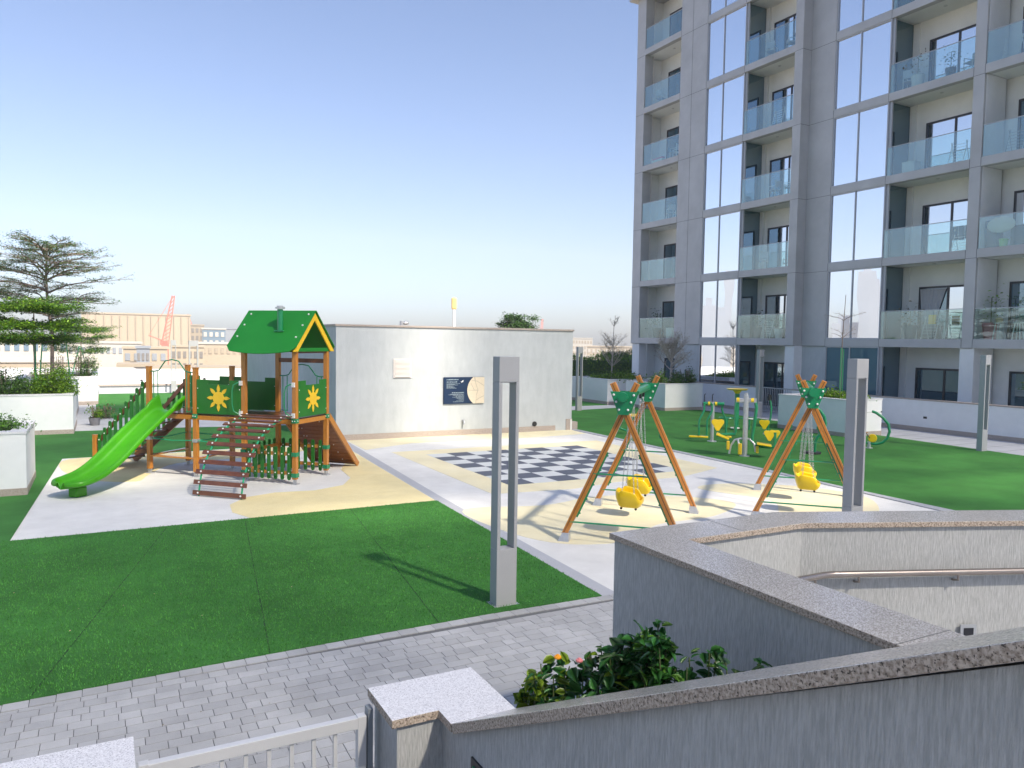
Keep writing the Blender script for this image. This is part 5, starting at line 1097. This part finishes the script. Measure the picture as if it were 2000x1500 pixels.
# big foreground plants in the bed
def bigplant(label, x, y, h, n_stem, n_leaf, mats, lw, seed, ls=.085, spread=.22, flowers=None):
    t = thing('leafy_plant', label, 'plant', (x, y, .74)); rr = random.Random(seed); mb = MB(); P = []; tips = []
    for i in range(n_stem):
        a = rr.uniform(0, 2*pi); q = rr.uniform(.1, 1)*spread; hh = h*rr.uniform(.65, 1); pts = [Vector((0, 0, 0))+Vector((q*.15*math.cos(a), q*.15*math.sin(a), 0))]
        for k in range(1, 7): f = k/6; pts.append(Vector((q*f*math.cos(a)+rr.gauss(0, .008), q*f*math.sin(a)+rr.gauss(0, .008), hh*f)))
        mb.tube(pts, .006, 6, rr=[.007-.0006*k for k in range(7)]); tips.append(pts[-1])
        for k in range(n_leaf):
            f = rr.uniform(.25, 1.02)*6; j = min(5, int(f)); p_ = pts[j]+(pts[j+1]-pts[j])*(min(f, 6)-j); P.append((p_.x+rr.gauss(0, .018), p_.y+rr.gauss(0, .018), p_.z+rr.gauss(0, .012)))
    mb.build('stems', 'stem_green', t, smooth=True); broad_leaves('foliage', P, ls, mats, t, lw, seed)
    if flowers:
        for fx, fy, fz_, m_ in flowers:
            f = MB()
            for k in range(9): a = k*2*pi/9; f.ball((fx+.012*math.cos(a), fy+.012*math.sin(a), fz_), .009, n=8)
            f.ball((fx, fy, fz_+.006), .012, n=8); f.build('flower', m_, t, smooth=True)
    return t
bigplant('lime young plant, leftmost in the foreground bed, against the paving', 2.06, 3.60, .74, 7, 36, ['leaf_lime', 'leaf_near'], [.75, .25], 2, ls=.075, spread=.10)
bigplant('flowering plant with one orange and one pink bloom in the foreground bed', 2.18, 3.46, .72, 9, 36, ['leaf_near', 'leaf_lime'], [.75, .25], 3, ls=.075, spread=.15, flowers=[(-.03, .0, .76, 'flower_orange'), (.09, -.03, .73, 'flower_pink')])
bigplant('single upright stem with broad leaves and a pale tip in the foreground bed', 2.32, 3.46, .84, 1, 26, ['leaf_near', 'leaf_lime'], [.85, .15], 4, ls=.12, spread=.02)
bigplant('dark leafy bush left of the tall plant, in front of the grey wall corner', 2.36, 3.22, .95, 17, 60, ['leaf_near', 'leaf_dark', 'leaf_lime'], [.82, .12, .06], 5, ls=.08, spread=.20)
bigplant('tall upright leafy plant rising before the grey ramp wall', 2.43, 2.98, 1.06, 13, 66, ['leaf_near', 'leaf_mid'], [.75, .25], 6, ls=.072, spread=.15)
bigplant('spreading leafy plant right of the tall one, along the grey wall', 2.52, 2.80, .97, 12, 50, ['leaf_near', 'leaf_mid'], [.8, .2], 7, ls=.072, spread=.21)
bigplant('small dark plant at the right end of the foreground bed', 2.62, 2.58, 1.0, 8, 34, ['leaf_near', 'leaf_dark'], [.7, .3], 8, ls=.075, spread=.14)

# ---------------------------------------------------------------- city beyond the terrace
def polar(az, D): return D*math.sin(R(az)), D*math.cos(R(az))
def cityb(label, a0, a1, D, z1, m_, depth=30, windows=None, roofm=None, name='city_building', cat='building', z0=-16):
    az = (a0+a1)/2; x, y = polar(az, D); wd = D*R(a1-a0)/2; t = thing(name, label, cat, (x, y, z0), -R(az)); H_ = z1-z0
    MB().box(-wd, wd, 0, depth, 0, H_).build('wall', m_, t); MB().box(-wd-.4, wd+.4, -.4, depth+.4, H_, H_+.7).build('roof', roofm or m_, t)
    if windows:
        rows, cols, wm = windows; top = H_-1.5; 
        for r_ in range(rows):
            for c_ in range(cols): cx = -wd+(c_+.5)*2*wd/cols; hw = wd/cols*.55; zt = top-r_*4.2; MB().box(cx-hw, cx+hw, -.25, 0, max(.5, zt-2.3), zt).build('window', wm, t)
    return t
hg = cityb('huge cream ribbed hangar behind the left trees', -1.2, 5.35, 420, 13.6, 'city_cream', 60)
m = MB(); hw = 420*R(6.55)/2
for i in range(14): m.box(-hw+i*hw/7+2.5, -hw+i*hw/7+3.1, -.6, 0, 14, 29.2)
m.build('ribs', 'city_tan', hg)
cityb('white low office with tall blue windows behind the left planters', -6.5, -2.0, 300, 1.6, 'city_white', 20, (1, 9, 'city_glass'))
cityb('white flat block with small windows below the hangar', -2.0, 2.3, 330, .2, 'city_white', 20, (1, 12, 'city_grey'))
cityb('long low tan shed at far left', -6.5, -.5, 240, -4.2, 'city_tan', 25, (1, 5, 'city_grey'), 'city_white')
cityb('cream warehouse wall right above the parapet at left', -6.5, 2.0, 190, -5.0, 'city_cream', 15, None, 'city_white')
cityb('brown roofed shed right of the furthest shrubs', .9, 3.0, 210, -4.4, 'city_white', 14, (1, 5, 'city_dark'), 'city_tan')
cityb('pale yellow block with a flat roof left of the red crane', 1.2, 3.9, 280, -1.0, 'city_cream', 20, (2, 5, 'city_grey'))
cityb('grey service yard frame below the hangar', 2.0, 2.8, 265, -.6, 'city_grey', 10, (2, 3, 'city_dark'))
cityb('cream block right of the red crane', 4.1, 6.2, 300, -.6, 'city_cream', 20, (2, 6, 'city_dark'))
cityb('long cream hall behind the play tower posts', 5.6, 9.2, 330, .4, 'city_cream', 25, (1, 9, 'city_tan'), 'city_white')
cityb('low cream row just beyond the parapet behind the play tower', 3.0, 9.3, 200, -4.8, 'city_white', 16, (1, 16, 'city_tan'), 'city_tan')
cityb('blue glass office with white frame left of the grey hall', 6.1, 7.6, 430, 7.2, 'city_glass', 30, (4, 4, 'city_white'), 'city_white')
cityb('long grey-blue hall on the skyline left of the play tower roof', 7.55, 11.5, 460, 7.8, 'city_grey', 40)
cityb('tan unfinished block with rooftop cranes', 5.35, 6.2, 470, 9.5, 'city_tan', 25, (4, 3, 'city_dark'))
cityb('pale hazy block on the horizon left of the block corner', 32.3, 34.0, 600, 6.2, 'city_white', 40, (3, 8, 'city_tan'))
cityb('cream hazy row on the horizon beside the hedge', 33.6, 38.2, 520, .4, 'city_cream', 40, (2, 14, 'city_white'))
# wooded gardens seen above the hedge
x_, y_ = polar(35, 300)
for i, (az, D, s_) in enumerate(((33.2, 250, 3.4), (34.4, 270, 3.8), (35.6, 240, 3.2), (36.7, 260, 3.6))):
    x_, y_ = polar(az, D); shrub('distant garden tree beyond the hedge, %s of four' % ('first', 'second', 'third', 'fourth')[i], x_, y_, -5.2, s_*1.2, s_*1.2, s_*1.5, 900, ['leaf_mid', 'leaf_dry'], [.7, .3], 60+i, ls=.9, cat='tree', name='distant_tree', stems=3)
# crane
def crane(label, az, D, zt, lean, s_, z0=-16):
    x, y = polar(az, D); t = thing('tower_crane', label, 'crane', (x, y, z0), -R(az)); H_ = zt-z0
    MB().box(-1.6*s_, 1.6*s_, -1.6*s_, 1.6*s_, 0, H_*.42).build('mast', 'crane_red', t)
    m = MB(); a = Vector((0, 0, H_*.42)); b = Vector((lean, 0, H_)); w_ = 1.5*s_
    for dx in (-w_, w_):
        for dy in (-w_, w_): m.bar(a+Vector((dx, dy, 0)), b+Vector((dx*.35, dy*.35, 0)), .5*s_)
    for i in range(12): f, g_2 = i/12, (i+1)/12; wa, wb = w_*(1-.65*f), w_*(1-.65*g_2); m.bar(a+(b-a)*f+Vector((-wa, -wa, 0)), a+(b-a)*g_2+Vector((wb, -wb, 0)), .35*s_)
    m.build('jib', 'crane_red', t); MB().box(-2.2*s_, 1.2*s_, -1.5*s_, 1.5*s_, H_*.41, H_*.46).build('cab', 'crane_red', t)
    m = MB().bar((-7*s_, 0, H_*.52), (0, 0, H_*.45), .5*s_).bar((-7*s_, 0, H_*.52), tuple(b), .18*s_).build('counter_jib', 'crane_red', t); return t
crane('red luffing crane standing before the cream hangar', 3.75, 380, 21.5, 3.6, .95)
crane('tiny pale red crane on the skyline right of the round treetop', 30.15, 700, 24, 1.5, 1.0)
crane('small pale crane on the tan unfinished block', 5.9, 475, 16, -6, .5)
x_, y_ = polar(23.69, 120); t = thing('floodlight_mast', 'white mast with a yellow sunlit lamp head above the low building', 'lamp', (x_, y_, -16), -R(23.7)); MB().tube([(0, 0, 0), (0, 0, 24.2)], .22, 10, rr=[.35, .2]).build('mast', 'bolt_white', t); MB().box(-.42, .42, -.3, .3, 24.0, 25.9).build('lamp_head', 'lamp_glow_head', t, bevel=.25)
x_, y_ = polar(28.45, 68)
t = thing('palm_like_tree', 'dark round treetop showing above the low building roof', 'tree', (x_, y_, 0)); g_ = np.random.default_rng(77); n_ = 5200
cl_ = np.clip(g_.normal(0, 1, (46, 3)), -1.5, 1.5)*[.85, .85, .42]+[0, 0, 4.75]; P = cl_[g_.integers(0, 46, n_)]+g_.normal(0, 1, (n_, 3))*[.26, .26, .13]; leaf_mesh('crown', P, .2, ['leaf_dark', 'leaf_mid'], t, matw=[.75, .25], seed=4, flat=.4)
MB().tube([(0, 0, 0), (0, 0, 3), (.1, 0, 4.6)], .14, 8).build('trunk', 'bark', t)
# towers to the west, mirrored in the tall windows
for i, (az, D, wd, h_, l_) in enumerate(((-43.6, 560, 7, 66, 'slim hazy spire to the west mirrored in the middle tall window'), (-42.4, 540, 9, 46, 'stepped western tower at the left of the middle tall window reflection'), (-43.1, 500, 8, 38, 'short western tower between two taller ones in the mirrored skyline'), (-52.6, 560, 11, 68, 'broad western skyscraper mirrored in the right tall window'), (-53.1, 520, 6, 60, 'narrow western skyscraper at the right of the mirrored skyline'), (-51.3, 540, 14, 34, 'low broad western block mirrored at the left of the right tall window'))):
    x_, y_ = polar(az, D); x_ += 58; t = thing('skyscraper', l_, 'skyscraper', (x_, y_, -16), -R(az)); MB().box(-wd/2, wd/2, 0, wd, 0, h_).build('wall', 'tower_blue', t); MB().box(-wd/4, wd/4, wd*.3, wd*.7, h_, h_+5).build('roof', 'tower_blue', t)

# ---------------------------------------------------------------- haze
hz = bpy.data.materials.new('haze_air'); hz.use_nodes = True; n_t = hz.node_tree; n_t.nodes.remove(n_t.nodes['Principled BSDF'])
pv = n_t.nodes.new('ShaderNodeVolumePrincipled'); pv.inputs['Color'].default_value = (1, .975, .955, 1); pv.inputs['Density'].default_value = .00055; pv.inputs['Anisotropy'].default_value = -.15
n_t.links.new(pv.outputs[0], n_t.nodes['Material Output'].inputs['Volume']); MAT['haze_air'] = hz
o = MB().box(-760, 800, -60, 800, -18, 110).build('haze', 'haze_air'); tag(o, 'pale warm haze over the far city', 'haze', kind='stuff')

# stray dry leaves and grit blown over turf and paving
g_ = np.random.default_rng(90); P = np.column_stack([g_.uniform(-4, 6, 150), g_.uniform(5, 13.5, 150), np.full(150, .05)]); P[P[:, 1] < 7.8, 2] = .026
o = leaf_mesh('fallen_leaves', P, .022, ['leaf_dry', 'straw'], None, flat=.12, matw=[.6, .4], seed=3); tag(o, 'tiny dry leaves scattered over the near turf and paving', 'leaves', kind='stuff')
